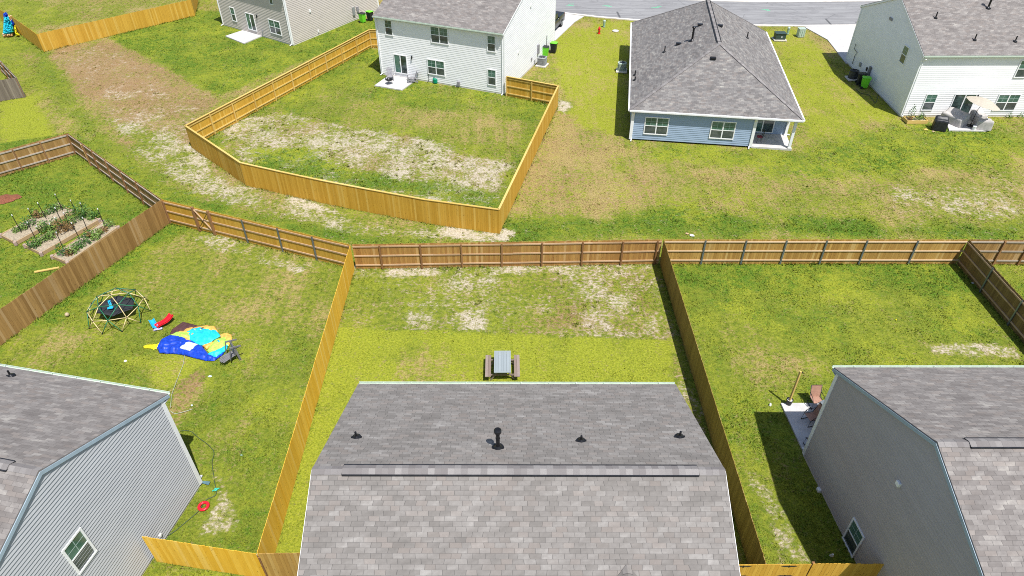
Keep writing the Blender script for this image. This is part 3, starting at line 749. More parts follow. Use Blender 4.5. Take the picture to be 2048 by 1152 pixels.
# centre house
hc = House('shingled_house', 'house at the bottom centre, seen mostly as its long grey shingled roof', (-5.75, 18.5), (12.62, -.15), (-.01, -1), 12.25, 11.4, 5.52, 8.14, 'siding_grey', 'shingle_grey', oh=.3, rake=.2).gable()
hc.vent_ridge(.75, 11.62)
for px, py, hh, cap in [(713, 875, .28, 0), (1162, 882, .26, 0), (1359, 874, .28, 0)]: pipe_vent(roof_hit(px, py, hc, 0), hh, .038, hc.t)
pipe_vent(roof_hit(996, 896, hc, 0), .78, .065, hc.t, True, .14)
downspout(hc.walls['back'], 12.1, 5.3, hc.t)
# small front cross gable whose ridge dies into the front slope
def cross_gable(h, px, py, W2, slope):
    p = roof_hit(px, py, h, 1); q = p-h.o; u = q.dot(h.U); v = q.dot(h.V); z = p.z; m = MB(); Dg = h.D+1.2
    ve = None
    for sg in (-1, 1):
        # valley from the ridge tip down to where the side slope meets the main slope
        du = W2; zlow = z-slope*du; vlow = h.D/2+(h.zr-zlow)/h.slope
        a = h.P(u, v, z+.03); b = h.P(u+sg*du, min(vlow, Dg), zlow+.03); c = h.P(u+sg*du, Dg, zlow+.03); d = h.P(u, Dg, z+.03)
        top = [a, b, c, d]; uv = [(v, 0), (vlow, du), (Dg, du), (Dg, 0)]
        if (b-a).cross(c-a).z < 0: top = top[::-1]; uv = uv[::-1]
        prism(m, top, .05, uv)
    m.build('porch_gable', h.shin, h.t)
cross_gable(hc, 1252, 1128, 2.6, .45)

# left near house
hl = House('grey_sided_house', 'grey lap-sided two-storey house with a lattice window, in the lower left corner', (-13.49, 18.04), (-.978, .208), (-.208, -.978), 12.2, 10.35, 5.5, 7.95, 'siding_grey', 'shingle_brown', 'trim_blue', oh=.34, rake=.08).gable(lap=.15, dep=.042)
gw = hl.walls['g0']
wwin(gw, (156, 1051), (158, 1152), hl.t, size=(.92, 1.5))
downspout(hl.walls['back'], .15 if hl.walls['back'].U.dot(hl.U) > 0 else 12.05, 5.3, hl.t)
hl.vent_ridge(.95, 11.2)
pipe_vent(roof_hit(22, 752, hl, 0), .3, .038, hl.t)
c = MB(); q = G(318, 1068, .5); c.box(gw.p(gw.uz(317, 1068)[0], .55, .05), (.10, .12, .12)); c.build('spigot', M['white_plastic'], hl.t)

# right near house
hr = House('taupe_sided_house', 'taupe lap-sided two-storey house whose shaded gable wall faces the centre yard', (13.51, 19.34), (1, -.01), (.062, -1), 12.5, 11.2, 5.45, 8.0, 'siding_tan', 'shingle_brown', 'trim_blue', oh=.25, rake=.1).gable(lap=.15, dep=.035)
gr_ = hr.walls['g0']
wwin(gr_, (1712.5, 1032), (1705, 1118), hr.t, size=(.92, 1.5))
hr.vent_ridge(.9, 11.5)
u, z = gr_.uz(1800, 967); c = MB(); c.box(gr_.p(u, z, .06), (.12, .2, .2)); c.build('wall_vent', M['white_plastic'], hr.t, bevel=.02)
u, z = gr_.uz(1641, 980); c = MB(); c.box(gr_.p(u, z, .08), (.15, .2, .22)); c.build('dryer_vent', M['white_plastic'], hr.t, bevel=.02)
downspout(hr.walls['back'], 12.38, 5.3, hr.t)

# white house with patio (A)
ha = House('white_sided_house', 'white lap-sided two-storey house with two grey patio chairs behind it', (-.16, 59.82), (-.922, .387), (.387, .922), 12.87, 13.6, 5.62, 8.35, 'siding_white', 'shingle_brown', oh=.3, rake=.06).gable(lap=.17, dep=.015)
wa = ha.walls['back']
for a, b, k in [((768, 38), (787, 72), 'single'), ((860, 51), (898, 90), 'double'), ((974, 69), (992, 105), 'single'), ((854, 117), (891, 153), 'double'), ((975, 137), (993, 172), 'single'), ((787, 107), (817, 149), 'door')]:
    wwin(wa, a, b, ha.t, k)
u, z = wa.uz(824, 113)
def wall_lamp(wl, u, z, parent):
    m = MB(); m.box(wl.p(u, z, .06), (.12, .12, .14)); m.box(wl.p(u, z-.14, .10), (.10, .10, .18)); m.build('wall_lamp', M['dark_bin'], parent)
wall_lamp(wa, u, z, ha.t)
def wall_box(wl, px, py, parent, name='outlet_box', s=(.12, .12, .2), mat='grey_metal'):
    u, z = wl.uz(px, py); m = MB(); rz = math.atan2(wl.U.y, wl.U.x); m.box(wl.p(u, z, s[1]/2+.01), s, rz); return m.build(name, M[mat], parent)
wall_box(wa, 836, 147, ha.t); wall_box(wa, 918, 166, ha.t, 'spigot', (.25, .2, .35), 'light_grey_plastic')
downspout(wa, .12, 5.4, ha.t, -1); downspout(wa, wa.len-.12, 5.4, ha.t)
wg = ha.walls['g0']
wall_box(wg, 1061, 11, ha.t, 'wall_vent', (.25, .1, .2), 'white_plastic'); wall_box(wg, 1036, 104, ha.t, 'wall_vent', (.2, .1, .2), 'white_plastic')
wall_box(wg, 1062, 118, ha.t, 'wall_vent', (.2, .1, .25), 'light_grey_plastic'); wall_box(wg, 1068, 122, ha.t, 'outlet_box', (.15, .1, .2))
m = MB(); q = wg.uz(1075, 100)[0]; m.box(wg.p(q, 1.3, .1), (.3, .15, .9), math.atan2(wg.U.y, wg.U.x)); q = wg.uz(1092, 90)[0]; m.bar(wg.p(q, .2, .08), wg.p(q, 1.9, .08), .06, .06); m.build('electric_meter', M['light_grey_plastic'], ha.t)
tag(slab(pxp([(749, 172), (783, 148), (834, 160), (804, 181)]), .07, .16, 'patio_slab', M['concrete']), 'small pale concrete patio slab behind the white house', kind='structure')

# right white house (C)
hC = House('white_gabled_house', 'white two-storey house with a cream umbrella and covered furniture behind it, upper right', (34.1, 54.84), (1, -.005), (.018, 1), 14, 12.8, 5.4, 8.15, 'siding_white', 'shingle_brown', oh=.22, rake=.08).gable(lap=.17, dep=.02)
wc = hC.walls['back']; wcg = hC.walls['g0']
for a, b, k, sz in [((1843, 188), (1874, 220), 'single', (1.0, 1.5)), ((1899, 189), (1946, 231), 'door', (1.9, 2.05)), ((1988, 188), (2037, 221), 'double', (1.9, 1.5)), ((2030, 121), (2062, 154), 'single', (1.0, 1.5))]:
    wwin(wc, a, b, hC.t, k, sz)
wwin(wcg, (1815, 92), (1804, 127), hC.t, 'single', (.95, 1.5))
u, z = wc.uz(1955, 191); wall_lamp(wc, u, z, hC.t)
downspout(wc, .1, 5.2, hC.t, -1)
wall_box(wcg, 1783, 38, hC.t, 'wall_vent', (.5, .1, .2), 'trim' if 0 else 'light_grey_plastic')
wall_box(wcg, 1722, 129, hC.t, 'outlet_box', (.3, .12, .35)); wall_box(wcg, 1741, 142, hC.t, 'electric_meter', (.3, .16, .8), 'grey_plastic'); wall_box(wcg, 1735, 138, hC.t, 'outlet_box', (.15, .12, .3), 'dark_bin')
m = MB(); u0 = wcg.uz(1708, 122)[0]
m.tube([wcg.p(u0, .4, .08), wcg.p(u0, 1.3, .08), wcg.p(u0+.3, 1.6, .1), wcg.p(u0-.5, 1.7, .1), wcg.p(u0-.5, 2.2, .1)], .025, 6); m.build('refrigerant_line', M['black'], hC.t)
for px, py, hh in [(1871, 36, .5), (1949, 80, .5), (2030, 83, .45)]: pipe_vent(roof_hit(px, py, hC, 0), hh, .05, hC.t)
pipe_vent(roof_hit(1976, 16, hC, 0), 1.1, .08, hC.t, True, .16)
tag(slab(pxp([(1898, 262), (1888, 236), (1975, 236), (1977, 263)]), .07, .16, 'patio_slab', M['concrete']), 'concrete patio slab under the covered furniture', kind='structure')

# beige house (D)
hD = House('beige_sided_house', 'beige lap-sided house at the top left with its roof out of frame', (-22.56, 72.76), (-.817, .577), (.53, .848), 11.6, 14, 5.6, 8.2, 'siding_beige', 'shingle_brown').gable(lap=.17, dep=.022)
wd_ = hD.walls['back']
for a, b, k in [((459, 13), (475, 44), 'single'), ((490, 24), (515, 63), 'door'), ((536, 37), (565, 72), 'double'), ((535, -18), (548, 10), 'single')]: wwin(wd_, a, b, hD.t, k)
u, z = wd_.uz(514, 31); wall_lamp(wd_, u, z, hD.t); wall_box(wd_, 526, 62, hD.t)
downspout(wd_, wd_.len-.1, 5.4, hD.t); downspout(wd_, .1, 5.4, hD.t, -1)
wdg = hD.walls['g0']
wall_box(wdg, 619, 22, hD.t, 'wall_vent', (.2, .1, .25), 'white_plastic'); wall_box(wdg, 636, 62, hD.t, 'outlet_box', (.15, .1, .25), 'white_plastic')
wall_box(wdg, 706, 22, hD.t, 'electric_meter', (.35, .16, .9), 'grey_metal'); wall_box(wdg, 714, 18, hD.t, 'outlet_box', (.3, .14, .5), 'light_grey_plastic')
tag(slab(pxp([(451, 73), (487, 61), (526, 72), (488, 88)]), .07, .16, 'patio_slab', M['concrete']), 'concrete patio slab behind the beige house', kind='structure')

# blue hip-roofed house (B)
def hip_house():
    o = (10.1, 50.72); U = Vector((.988, -.152, 0)); V = Vector((.152, .988, 0)); W, D = 12.6, 20.6; oh = .3; ze = 2.72; zr = 6.05
    t = thing('blue_bungalow', 'blue single-storey house with a grey hip roof and a corner porch, upper centre', 'house', (*o, 0)); O = Vector((*o, 0))
    P = lambda u, v, z=0: O+U*u+V*v+Vector((0, 0, z))
    PWD, PD = 3.1, 2.5   # porch
    def wl(a, b):
        a, b = P(*a), P(*b); w_ = Wall((a.x, a.y), (b.x-a.x, b.y-a.y)); w_.len = (b-a).length; return w_
    walls = {'back': wl((0, 0), (W-PWD, 0)), 'pside': wl((W-PWD, 0), (W-PWD, PD)), 'pback': wl((W-PWD, PD), (W, PD)), 'right': wl((W, PD), (W, D)), 'left': wl((0, D), (0, 0)), 'front': wl((W, D), (0, D))}
    zc = ze-.2
    for k, q in walls.items():
        siding(q, [(0, .1), (q.len, .1), (q.len, zc), (0, zc)], M['siding_white'] if k == 'pside' else M['siding_blue'], t, .16, dep=.022)
    for (u, v) in ((0, 0), (W-PWD, 0), (W, D), (0, D)):
        c = MB(); c.box(P(u, v, zc/2+.05), (.2, .2, zc-.1), math.atan2(U.y, U.x)); c.build('corner_trim', M['trim'], t)
    KEEP.append([(p.x, p.y) for p in (P(0, 0), P(W, 0), P(W, D), P(0, D))])
    wb = walls['back']
    wwin(wb, (1287, 233), (1338, 270), t, 'double', (1.9, 1.5)); wwin(wb, (1419, 242), (1471, 278), t, 'double', (1.9, 1.5))
    window(walls['pback'], (.25, 2.15), (2.05, .2), t, 'door', 'sliding_door')
    s_ = MB(); q = [P(W-PWD+.03, -.05), P(W+.1, -.05), P(W+.1, PD-.03), P(W-PWD+.03, PD-.03)]; s_.hexa([p+Vector((0, 0, -.1)) for p in q], [p+Vector((0, 0, .12)) for p in q]); s_.build('porch_floor', M['concrete'], t)
    KEEP.append([(p.x, p.y) for p in q])
    for (u, v) in ((W-.1, .08), (W-.02, PD-.1)):
        c = MB(); c.box(P(u, v, 1.28), (.2, .2, 2.3), math.atan2(U.y, U.x)); c.box(P(u, v, .18), (.27, .27, .12), math.atan2(U.y, U.x)); c.box(P(u, v, 2.4), (.27, .27, .1), math.atan2(U.y, U.x)); c.build('porch_column', M['trim'], t)
    b_ = MB(); rz = math.atan2(U.y, U.x)
    b_.box(P(W-PWD/2+.02, .08, 2.48), (PWD+.04, .2, .14), rz); b_.box(P(W-.1, PD/2, 2.48), (.2, PD-.25, .138), rz); b_.build('porch_beam', M['trim'], t)
    # roof: v of the hip ends of the ridge
    R0, R1 = P(W/2+.25, 6.0, zr), P(W/2+.25, 18.0, zr)
    a, b, c, d = P(-oh, -oh, ze), P(W+oh, -oh, ze), P(W+oh, D+oh-.9, ze), P(-oh, D+oh, ze)
    r = MB()
    def pl(pts, e0, e1):
        e = (e1-e0).normalized(); nn = (pts[1]-pts[0]).cross(pts[2]-pts[0]).normalized(); f = nn.cross(e)
        if f.z < 0: f = -f
        uv = [((p-e0).dot(e)+30, (p-e0).dot(f)) for p in pts]
        if nn.z < 0: pts = pts[::-1]; uv = uv[::-1]
        prism(r, pts, .05, uv)
    pl([a, b, R0], a, b); pl([b, c, R1, R0], b, c); pl([c, d, R1], c, d); pl([d, a, R0, R1], d, a)
    r.build('roof', M['shingle_dark'], t)
    s_ = MB(); z = Vector((0, 0, -.2)); s_.hexa([p+z-Vector((0, 0, .02)) for p in (a, b, c, d)], [p+z for p in (a, b, c, d)]); s_.build('soffit', M['soffit'], t)
    g = MB()
    for p, q in ((a, b), (b, c), (c, d), (d, a)):
        n_ = (q-p).normalized(); sd = Vector((n_.y, -n_.x, 0)); g.bar(p+sd*.06-Vector((0, 0, .075)), q+sd*.06-Vector((0, 0, .075)), .12, .12)
    g.build('gutter', M['trim'], t)
    cp = MB()
    for p, q in ((a, R0), (b, R0), (R0, R1), (c, R1), (d, R1)):
        n = int((q-p).length/.22)
        for k in range(n):
            x, y = p.lerp(q, k/n), p.lerp(q, (k+1)/n); cp.r = random.random(); cp.bar(x+Vector((0, 0, .004)), y+Vector((0, 0, .004+.004*(k % 2))), .24, .018)
    cp.build('ridge_cap', M['cap2'], t)
    x, y = R0.lerp(R1, .04), R0.lerp(R1, 1.0); sd = (y-x).normalized().cross(Vector((0, 0, 1)))*.17; m = MB()
    for sg in (-1, 1): m.bar(x+sd*sg+Vector((0, 0, .0)), y+sd*sg+Vector((0, 0, .0)), .035, .08)
    m.bar(x-sd, x+sd, .035, .07); m.build('ridge_vent', M['black'], t)
    def hit(px, py, A, B, C_):
        n_ = (B-A).cross(C_-A); dd = ray(px, py); return CAMP+dd*((A-CAMP).dot(n_)/dd.dot(n_))
    LF = (d, a, R0); RF = (b, c, R0); FF = (a, b, R0)
    for px, py, f, hh, r_ in [(1329, 104, LF, .5, .05), (1270, 150, LF, .4, .05), (1270, 160, LF, .3, .05), (1494, 76, RF, .55, .05)]: pipe_vent(hit(px, py, *f), hh, r_, t)
    pipe_vent(hit(1384, 81, *LF), 1.05, .085, t, True, .18)
    for px, py, f in [(1357, 89, LF), (1400, 51, LF), (1440, 53, RF), (1426, 118, FF)]:
        p = hit(px, py, *f); m = MB(); m.box(p+Vector((0, 0, .06)), (.42, .36, .14), rz); m.box(p+Vector((0, 0, .14)), (.46, .30, .03), rz); m.build('roof_vent', M['black_metal'], t, bevel=.03)
    downspout(wb, .1, 2.6, t, -1); downspout(wb, wb.len-.1, 2.6, t, -1); q = walls['right']; downspout(q, .1, 2.6, t)
    return t, walls
M['cap2'] = M['cap'].copy()
hb, wallsB = hip_house()

# ---------------------------------------------------------------- fences
def seg_normal(a, b):
    d = (Vector(b)-Vector(a)); return Vector((-d.y, d.x)).normalized()
def fence(label, pts, picket, rail=None, post=None, side=1, h=1.83, spacing=2.42, post_at=None, metal=False, cap=None, skip_rail=False, group=None, jit=.018, drop=.06):
    """pts: ground points; rails and posts stand on the left of the run when side=1"""
    FSEG.extend([(pts[i], pts[i+1]) for i in range(len(pts)-1)])
    t = thing('board_fence', label, 'fence', (pts[0][0], pts[0][1], 0))
    mb = MB(); PT = [Vector((p[0], p[1], 0)) for p in pts]
    if group: t['group'] = group
    rails = [MB() for _ in range(3)]; hs = (.28, .98, h-.17)
    for i in range(len(PT)-1):
        a, b = PT[i], PT[i+1]; L = (b-a).length; d = (b-a)/L; n = Vector((-d.y, d.x, 0))*side
        k = max(1, int(round(L/.145))); wv = L/k
        for j in range(k):
            mb.r = min(1, max(0, random.gauss(.45, .34))); z1 = h+random.uniform(-jit, jit); o1 = random.uniform(-.003, .003)
            p = a+d*(j*wv+.002)+n*o1; q = a+d*((j+1)*wv-.003)+n*(o1+random.uniform(-.003, .003)); f = -n*.018; ear = d*.022
            B = [p, q, q+f, p+f]; z0 = Vector((0, 0, -.02)); m_ = Vector((0, 0, z1-.02)); tp = Vector((0, 0, z1))
            if side > 0: B = [p, p+f, q+f, q]
            mb.mesh([x+z0 for x in B]+[x+m_ for x in B]+[p+ear+tp, q-ear+tp, q-ear+f+tp, p+ear+f+tp] if side < 0 else
                    [x+z0 for x in B]+[x+m_ for x in B]+[p+ear+tp, p+ear+f+tp, q-ear+f+tp, q-ear+tp],
                    [(0, 1, 5, 4), (1, 2, 6, 5), (2, 3, 7, 6), (3, 0, 4, 7), (4, 5, 9, 8), (5, 6, 10, 9), (6, 7, 11, 10), (7, 4, 8, 11), (8, 9, 10, 11)])
        if rail:
            for m, z in zip(rails, hs):
                m.r = random.random(); x = 0
                while x < L-.01:   # rails in lengths of two bays
                    x2 = min(L, x+2*spacing); m.r = random.random(); o_ = Vector((0, 0, z+random.uniform(-.008, .008)))
                    m.bar(a+d*(x+.004)+n*.024+o_, a+d*(x2-.004)+n*.024+o_+Vector((0, 0, random.uniform(-.008, .008))), .042, .092); x = x2
    ob = mb.build('board_panel', M[picket], t)
    if rail:
        for m in rails: m.build('rail', M[rail], t)
    if post:
        ps = []
        if post_at:
            for i, x, y in post_at: ps.append((i, G(x, y, 0)))
            q = []
            for i, p in ps:
                a, b = PT[i], PT[i+1]; d = (b-a).normalized(); q.append((i, a+d*(p-a).dot(d)))
            ps = q
        else:
            for i in range(len(PT)-1):
                a, b = PT[i], PT[i+1]; L = (b-a).length; k = max(1, int(round(L/spacing)))
                for j in range(k+(1 if i == len(PT)-2 else 0)): ps.append((i, a+(b-a)*((j if j else .02)/k if j < k else .998)))
        for i, p in ps:
            a, b = PT[i], PT[i+1]; d = (b-a).normalized(); n = Vector((-d.y, d.x, 0))*side; m = MB(); m.r = random.random(); rz = math.atan2(d.y, d.x)
            if metal:
                c = p+n*.075; tl = random.uniform(-.01, .01)
                m.box(c+Vector((0, 0, (h-.04)/2)), (.085, .012, h-.04), rz)
                m.box(c-d*.0425-n*.02+Vector((0, 0, (h-.04)/2)), (.01, .05, h-.042), rz); m.box(c+d*.0425-n*.02+Vector((0, 0, (h-.04)/2)), (.01, .05, h-.042), rz)
                m.build('post', M['metal_post'], t)
            else:
                c = p+n*.066; m.box(c+Vector((0, 0, (h-drop)/2)), (.092, .092, h-drop), rz+random.uniform(-.04, .04)); m.build('post', M[post], t)
    if cap:
        m = MB()
        for i in range(len(PT)-1):
            a, b = PT[i], PT[i+1]; L = (b-a).length; d = (b-a)/L; n = Vector((-d.y, d.x, 0))*side; x = 0
            while x < L-.01:
                x2 = min(L, x+4.85); m.r = random.random(); o_ = Vector((0, 0, h+.03)); m.bar(a+d*(x+.003)+n*.02+o_, a+d*(x2-.003)+n*.02+o_, .14, .038); x = x2
        m.build('cap_rail', M[cap], t)
    return t
T = lambda x, y: G2(x, y, 1.83)
c1, c2, c3 = T(700, 489), T(1328, 479), T(1938, 479)
# centre rear
fence('brown wooden fence with square wood posts across the back of the centre yard', [(c1[0]+.12, c1[1]), (c2[0]-.1, c2[1])], 'wood_brown', 'rail_brown', 'post_brown', side=-1,
      post_at=[(0, 708, 534), (0, 766, 534), (0, 845, 533), (0, 925, 532), (0, 1004, 531), (0, 1083, 530), (0, 1162, 528), (0, 1240, 525), (0, 1306, 521)])
fence('tan wooden fence with steel posts across the back of the right yard', [(c2[0]+.05, c2[1]), (c3[0]-.05, c3[1])], 'wood_tan', 'rail_tan', 'metal', side=-1, metal=True,
      post_at=[(0, 1399, 521), (0, 1478, 521), (0, 1556, 521), (0, 1634, 521), (0, 1712, 521), (0, 1811, 522)])
fence('grey brown weathered fence at the far right edge, behind the right corner', [(c3[0]+.08, c3[1]), (c3[0]+14, c3[1]-.35)], 'wood_old', 'rail_grey', 'post_brown', side=-1,
      post_at=[(0, 1976, 518), (0, 2026, 520), (0, 2110, 520)])
fence('shaded brown fence with rails and steel posts slanting down the right edge of the photo', [c3, (27.9, 15.5)], 'wood_shade_brown', 'rail_brown', 'metal', side=-1, metal=True,
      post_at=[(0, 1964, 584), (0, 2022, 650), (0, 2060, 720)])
FR = (9.52, 13.12); FL = (-9.42, 13.72)
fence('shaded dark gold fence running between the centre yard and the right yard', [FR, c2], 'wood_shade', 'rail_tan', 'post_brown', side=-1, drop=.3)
fence('bright yellow fence running between the centre yard and the left yard', [FL, c1], 'wood_sunlit', 'rail_yellow', 'post_brown', side=1, drop=.3)
# left rear with gate
lc = T(323, 399); gl_a, gl_b = G2(400, 462), G2(431, 469)
d_ = (Vector(c1)-Vector(lc)).normalized()
def onrun(p): p = Vector(p); return tuple(Vector(lc)+d_*((p-Vector(lc)).dot(d_)))
ga, gb = onrun(gl_a), onrun(gl_b)
fence('short tan fence piece left of the X braced gate', [lc, ga], 'wood_gold', 'rail_brown', 'post_brown', side=-1, post_at=[(0, 341, 447)])
fence('tan wooden fence with steel posts from the X braced gate to the centre yard', [gb, (c1[0]-.05, c1[1])], 'wood_gold', 'rail_brown', 'metal', side=-1, metal=True,
      post_at=[(0, 497, 485), (0, 566, 503), (0, 637, 517)])
t = thing('fence_gate', 'wooden gate with an X brace in the rear fence of the left yard', 'gate', (*ga, 0))
def boards(t, a, b, mat, side, h=1.83, name='board_panel'):
    mb = MB(); a, b = Vector((*a, 0)), Vector((*b, 0)); L = (b-a).length; d = (b-a)/L; n = Vector((-d.y, d.x, 0))*side; k = max(1, round(L/.145)); w_ = L/k
    for j in range(k):
        mb.r = random.random(); z = h+random.uniform(-.01, .01); mb.box(a+d*((j+.5)*w_)+n*-.009+Vector((0, 0, z/2)), (w_-.005, .018, z-.06), math.atan2(d.y, d.x))
    mb.build(name, M[mat], t); return a, b, d, n
a, b, d, n = boards(t, (ga[0]+d_.x*.06, ga[1]+d_.y*.06), (gb[0]-d_.x*.06, gb[1]-d_.y*.06), 'wood_gold', -1)
for z in (.28, .98, 1.66):
    m = MB(); m.bar(a+n*.024+Vector((0, 0, z)), b+n*.024+Vector((0, 0, z)), .042, .09); m.build('rail', M['rail_tan'], t)
m = MB(); m.bar(a+n*.066+Vector((0, 0, 1.68)), b+n*.066+Vector((0, 0, .25)), .035, .09, n); m.build('brace', M['rail_brown'], t)
m = MB(); m.bar(a+n*.11+Vector((0, 0, .25)), b+n*.11+Vector((0, 0, 1.68)), .03, .035, n); m.build('tension_cable', M['black'], t)
for p, s_ in ((Vector((*ga, 0)), -1), (Vector((*gb, 0)), 1)):
    m = MB(); m.r = random.random(); m.box(p+n*.07+Vector((0, 0, .93)), (.14, .14, 1.86), math.atan2(d.y, d.x)); m.build('post', M['post_brown'], t)
# far left
lf_end = G2(-170, 750, 1.83)
fence('old brown plank fence running diagonally between the raised beds and the climbing dome', [lc, tuple(Vector(lc)+(Vector(T(0, 618))-Vector(lc))*1.6)], 'wood_old', 'rail_grey', 'post_brown', side=-1)
fl1, fl2 = T(135, 266), T(0, 303)
fence('weathered fence with its rails showing around the raised bed garden', [(fl2[0]+(fl2[0]-fl1[0]), fl2[1]+(fl2[1]-fl1[1])), fl1, (lc[0]-.05, lc[1]+.05)], 'wood_old', 'rail_grey', 'post_brown', side=-1,
      post_at=[(0, 45, 340), (0, 97, 323), (0, 146, 303), (1, 178, 333), (1, 200, 345), (1, 228, 364), (1, 258, 385), (1, 290, 408)])
m = MB(); p = G(181, 331); q = G(161, 289, 1.8); m.bar(p, q, .13, .04, (1, .6, 0)); tag(m.build('loose_board', M['wood_tan']), 'loose tan board leaning against the weathered garden fence', 'board')
e1, e0, e2 = T(33, 155), T(-30, 166), T(-12, 108)
fence('short dark grey weathered fence cut off by the left edge of the photo', [(e0[0]-3, e0[1]-1.2), e1, e2], 'wood_grey', 'rail_grey', 'post_brown', side=1)
# yellow fence top left
fence('yellow plank fence at the top left with a deflated toy hung on its end', [T(388, -30), T(381, -1), T(73, 68), T(25, 34), T(-8, 14)], 'wood_yellow', 'rail_yellow', 'post_brown', side=-1)
# white house yard
A = [T(755, 60), T(738, 60), T(370, 252), T(480, 326), T(998, 420), T(1117, 172), T(1013, 153)]
mid1 = T(600, 353); mid2 = T(850, 397)
A = A[:4]+[T(560, 344), T(640, 361), T(740, 380), T(850, 400)]+A[4:]
fence('long yellow fence with a pale top cap enclosing the back yard of the white house', A, 'wood_yellow', 'rail_yellow', 'rail_yellow', side=1, cap='rail_yellow')
# bottom fences
w0 = T(283, 1072)
fence('orange plank fence between the grey sided house and the hinged gate', [(w0[0]+.0, w0[1]), (FL[0]-.02, FL[1]-.05)], 'wood_sunlit', 'rail_tan', 'post_brown', side=1, drop=.35)
def strap_gate(name, label, a, b, mat, hinges, hside):
    t = thing(name, label, 'gate', (*a, 0)); A_, B_, d, n = boards(t, a, b, mat, 1)
    for z in (.35, 1.0, 1.6):
        m = MB(); m.bar(A_+n*.02+Vector((0, 0, z)), B_+n*.02+Vector((0, 0, z)), .04, .09); m.build('rail', M['rail_tan'], t)
    for u in hinges:
        for z in (.3, 1.0, 1.68):
            m = MB(); c = A_+d*u-n*.024+Vector((0, 0, z))
            q = [c+d*x+Vector((0, 0, y)) for x, y in ((-.30, 0), (-.18, .035), (-.04, .03), (0, .06), (.04, .03), (.18, .035), (.30, 0), (.18, -.035), (.04, -.03), (0, -.06), (-.04, -.03), (-.18, -.035))]
            m.face(q); m.face([x-n*.008 for x in q][::-1]); m.tube([c-n*.012-Vector((0, 0, .06)), c-n*.012+Vector((0, 0, .06))], .014, 6)
            for i in range(12): m.face([q[i], q[(i+1) % 12], q[(i+1) % 12]-n*.008, q[i]-n*.008])
            m.build('hinge', M['black'], t)
    return t
strap_gate('plank_gate', 'brown plank gate with black hinges left of the centre house roof', (FL[0]+.06, FL[1]-.02), (-5.95, 13.72), 'wood_tan', [2.25], 1)
strap_gate('plank_gate', 'golden plank gate with black strap hinges right of the centre house roof', (6.65, 13.1), (11.2, 13.08), 'wood_gold', [2.05, 3.75], 1)
fence('short golden fence between the strap hinged gate and the taupe house', [(11.25, 13.08), (14.2, 13.05)], 'wood_gold', 'rail_tan', 'post_brown', side=1)

# ---------------------------------------------------------------- objects in the centre yard
def picnic():
    p = G(1005, 752); cx, cy = -.25, 24.72
    t = thing('picnic_table', 'grey topped picnic table with two weathered benches on the centre lawn', 'picnic table', (cx, cy, 0))
    m = MB()
    for k in range(5): m.r = random.random(); m.box((-.285+k*.1425, 0, .745), (.136, 1.42, .04))
    for y in (-.745, .745): m.box((0, y, .745), (.855, .07, .042))
    for s_ in (-1, 1): m.box((s_*.39, 0, .745), (.07, 1.42, .042))
    m.build('tabletop', M['table_blue'], t, local=True, bevel=.004)
    for s_ in (-1, 1):
        m = MB()
        for k in range(2): m.r = random.random(); m.box((s_*(.66+k*.15), 0, .45), (.142, 1.55, .04))
        m.build('bench_seat', M['bench_wood'], t, local=True, bevel=.006)
    for y in (-.52, .52):
        for s_ in (-1, 1):
            m = MB(); m.bar((s_*.60, y+s_*.022, .0), (s_*.17, y+s_*.022, .72), .04, .10, (0, 1, 0)); m.build('leg', M['bench_wood'], t, local=True)
        m = MB(); m.bar((-.82, y-.065, .40), (.82, y-.065, .40), .04, .09); m.bar((-.38, y-.065, .68), (.38, y-.065, .68), .04, .09); m.build('cross_bar', M['bench_wood'], t, local=True)
    m = MB(); m.bar((0, -.5, .42), (0, -.05, .70), .04, .08); m.bar((0, .5, .42), (0, .05, .70), .04, .08); m.build('brace', M['bench_wood'], t, local=True)
picnic()

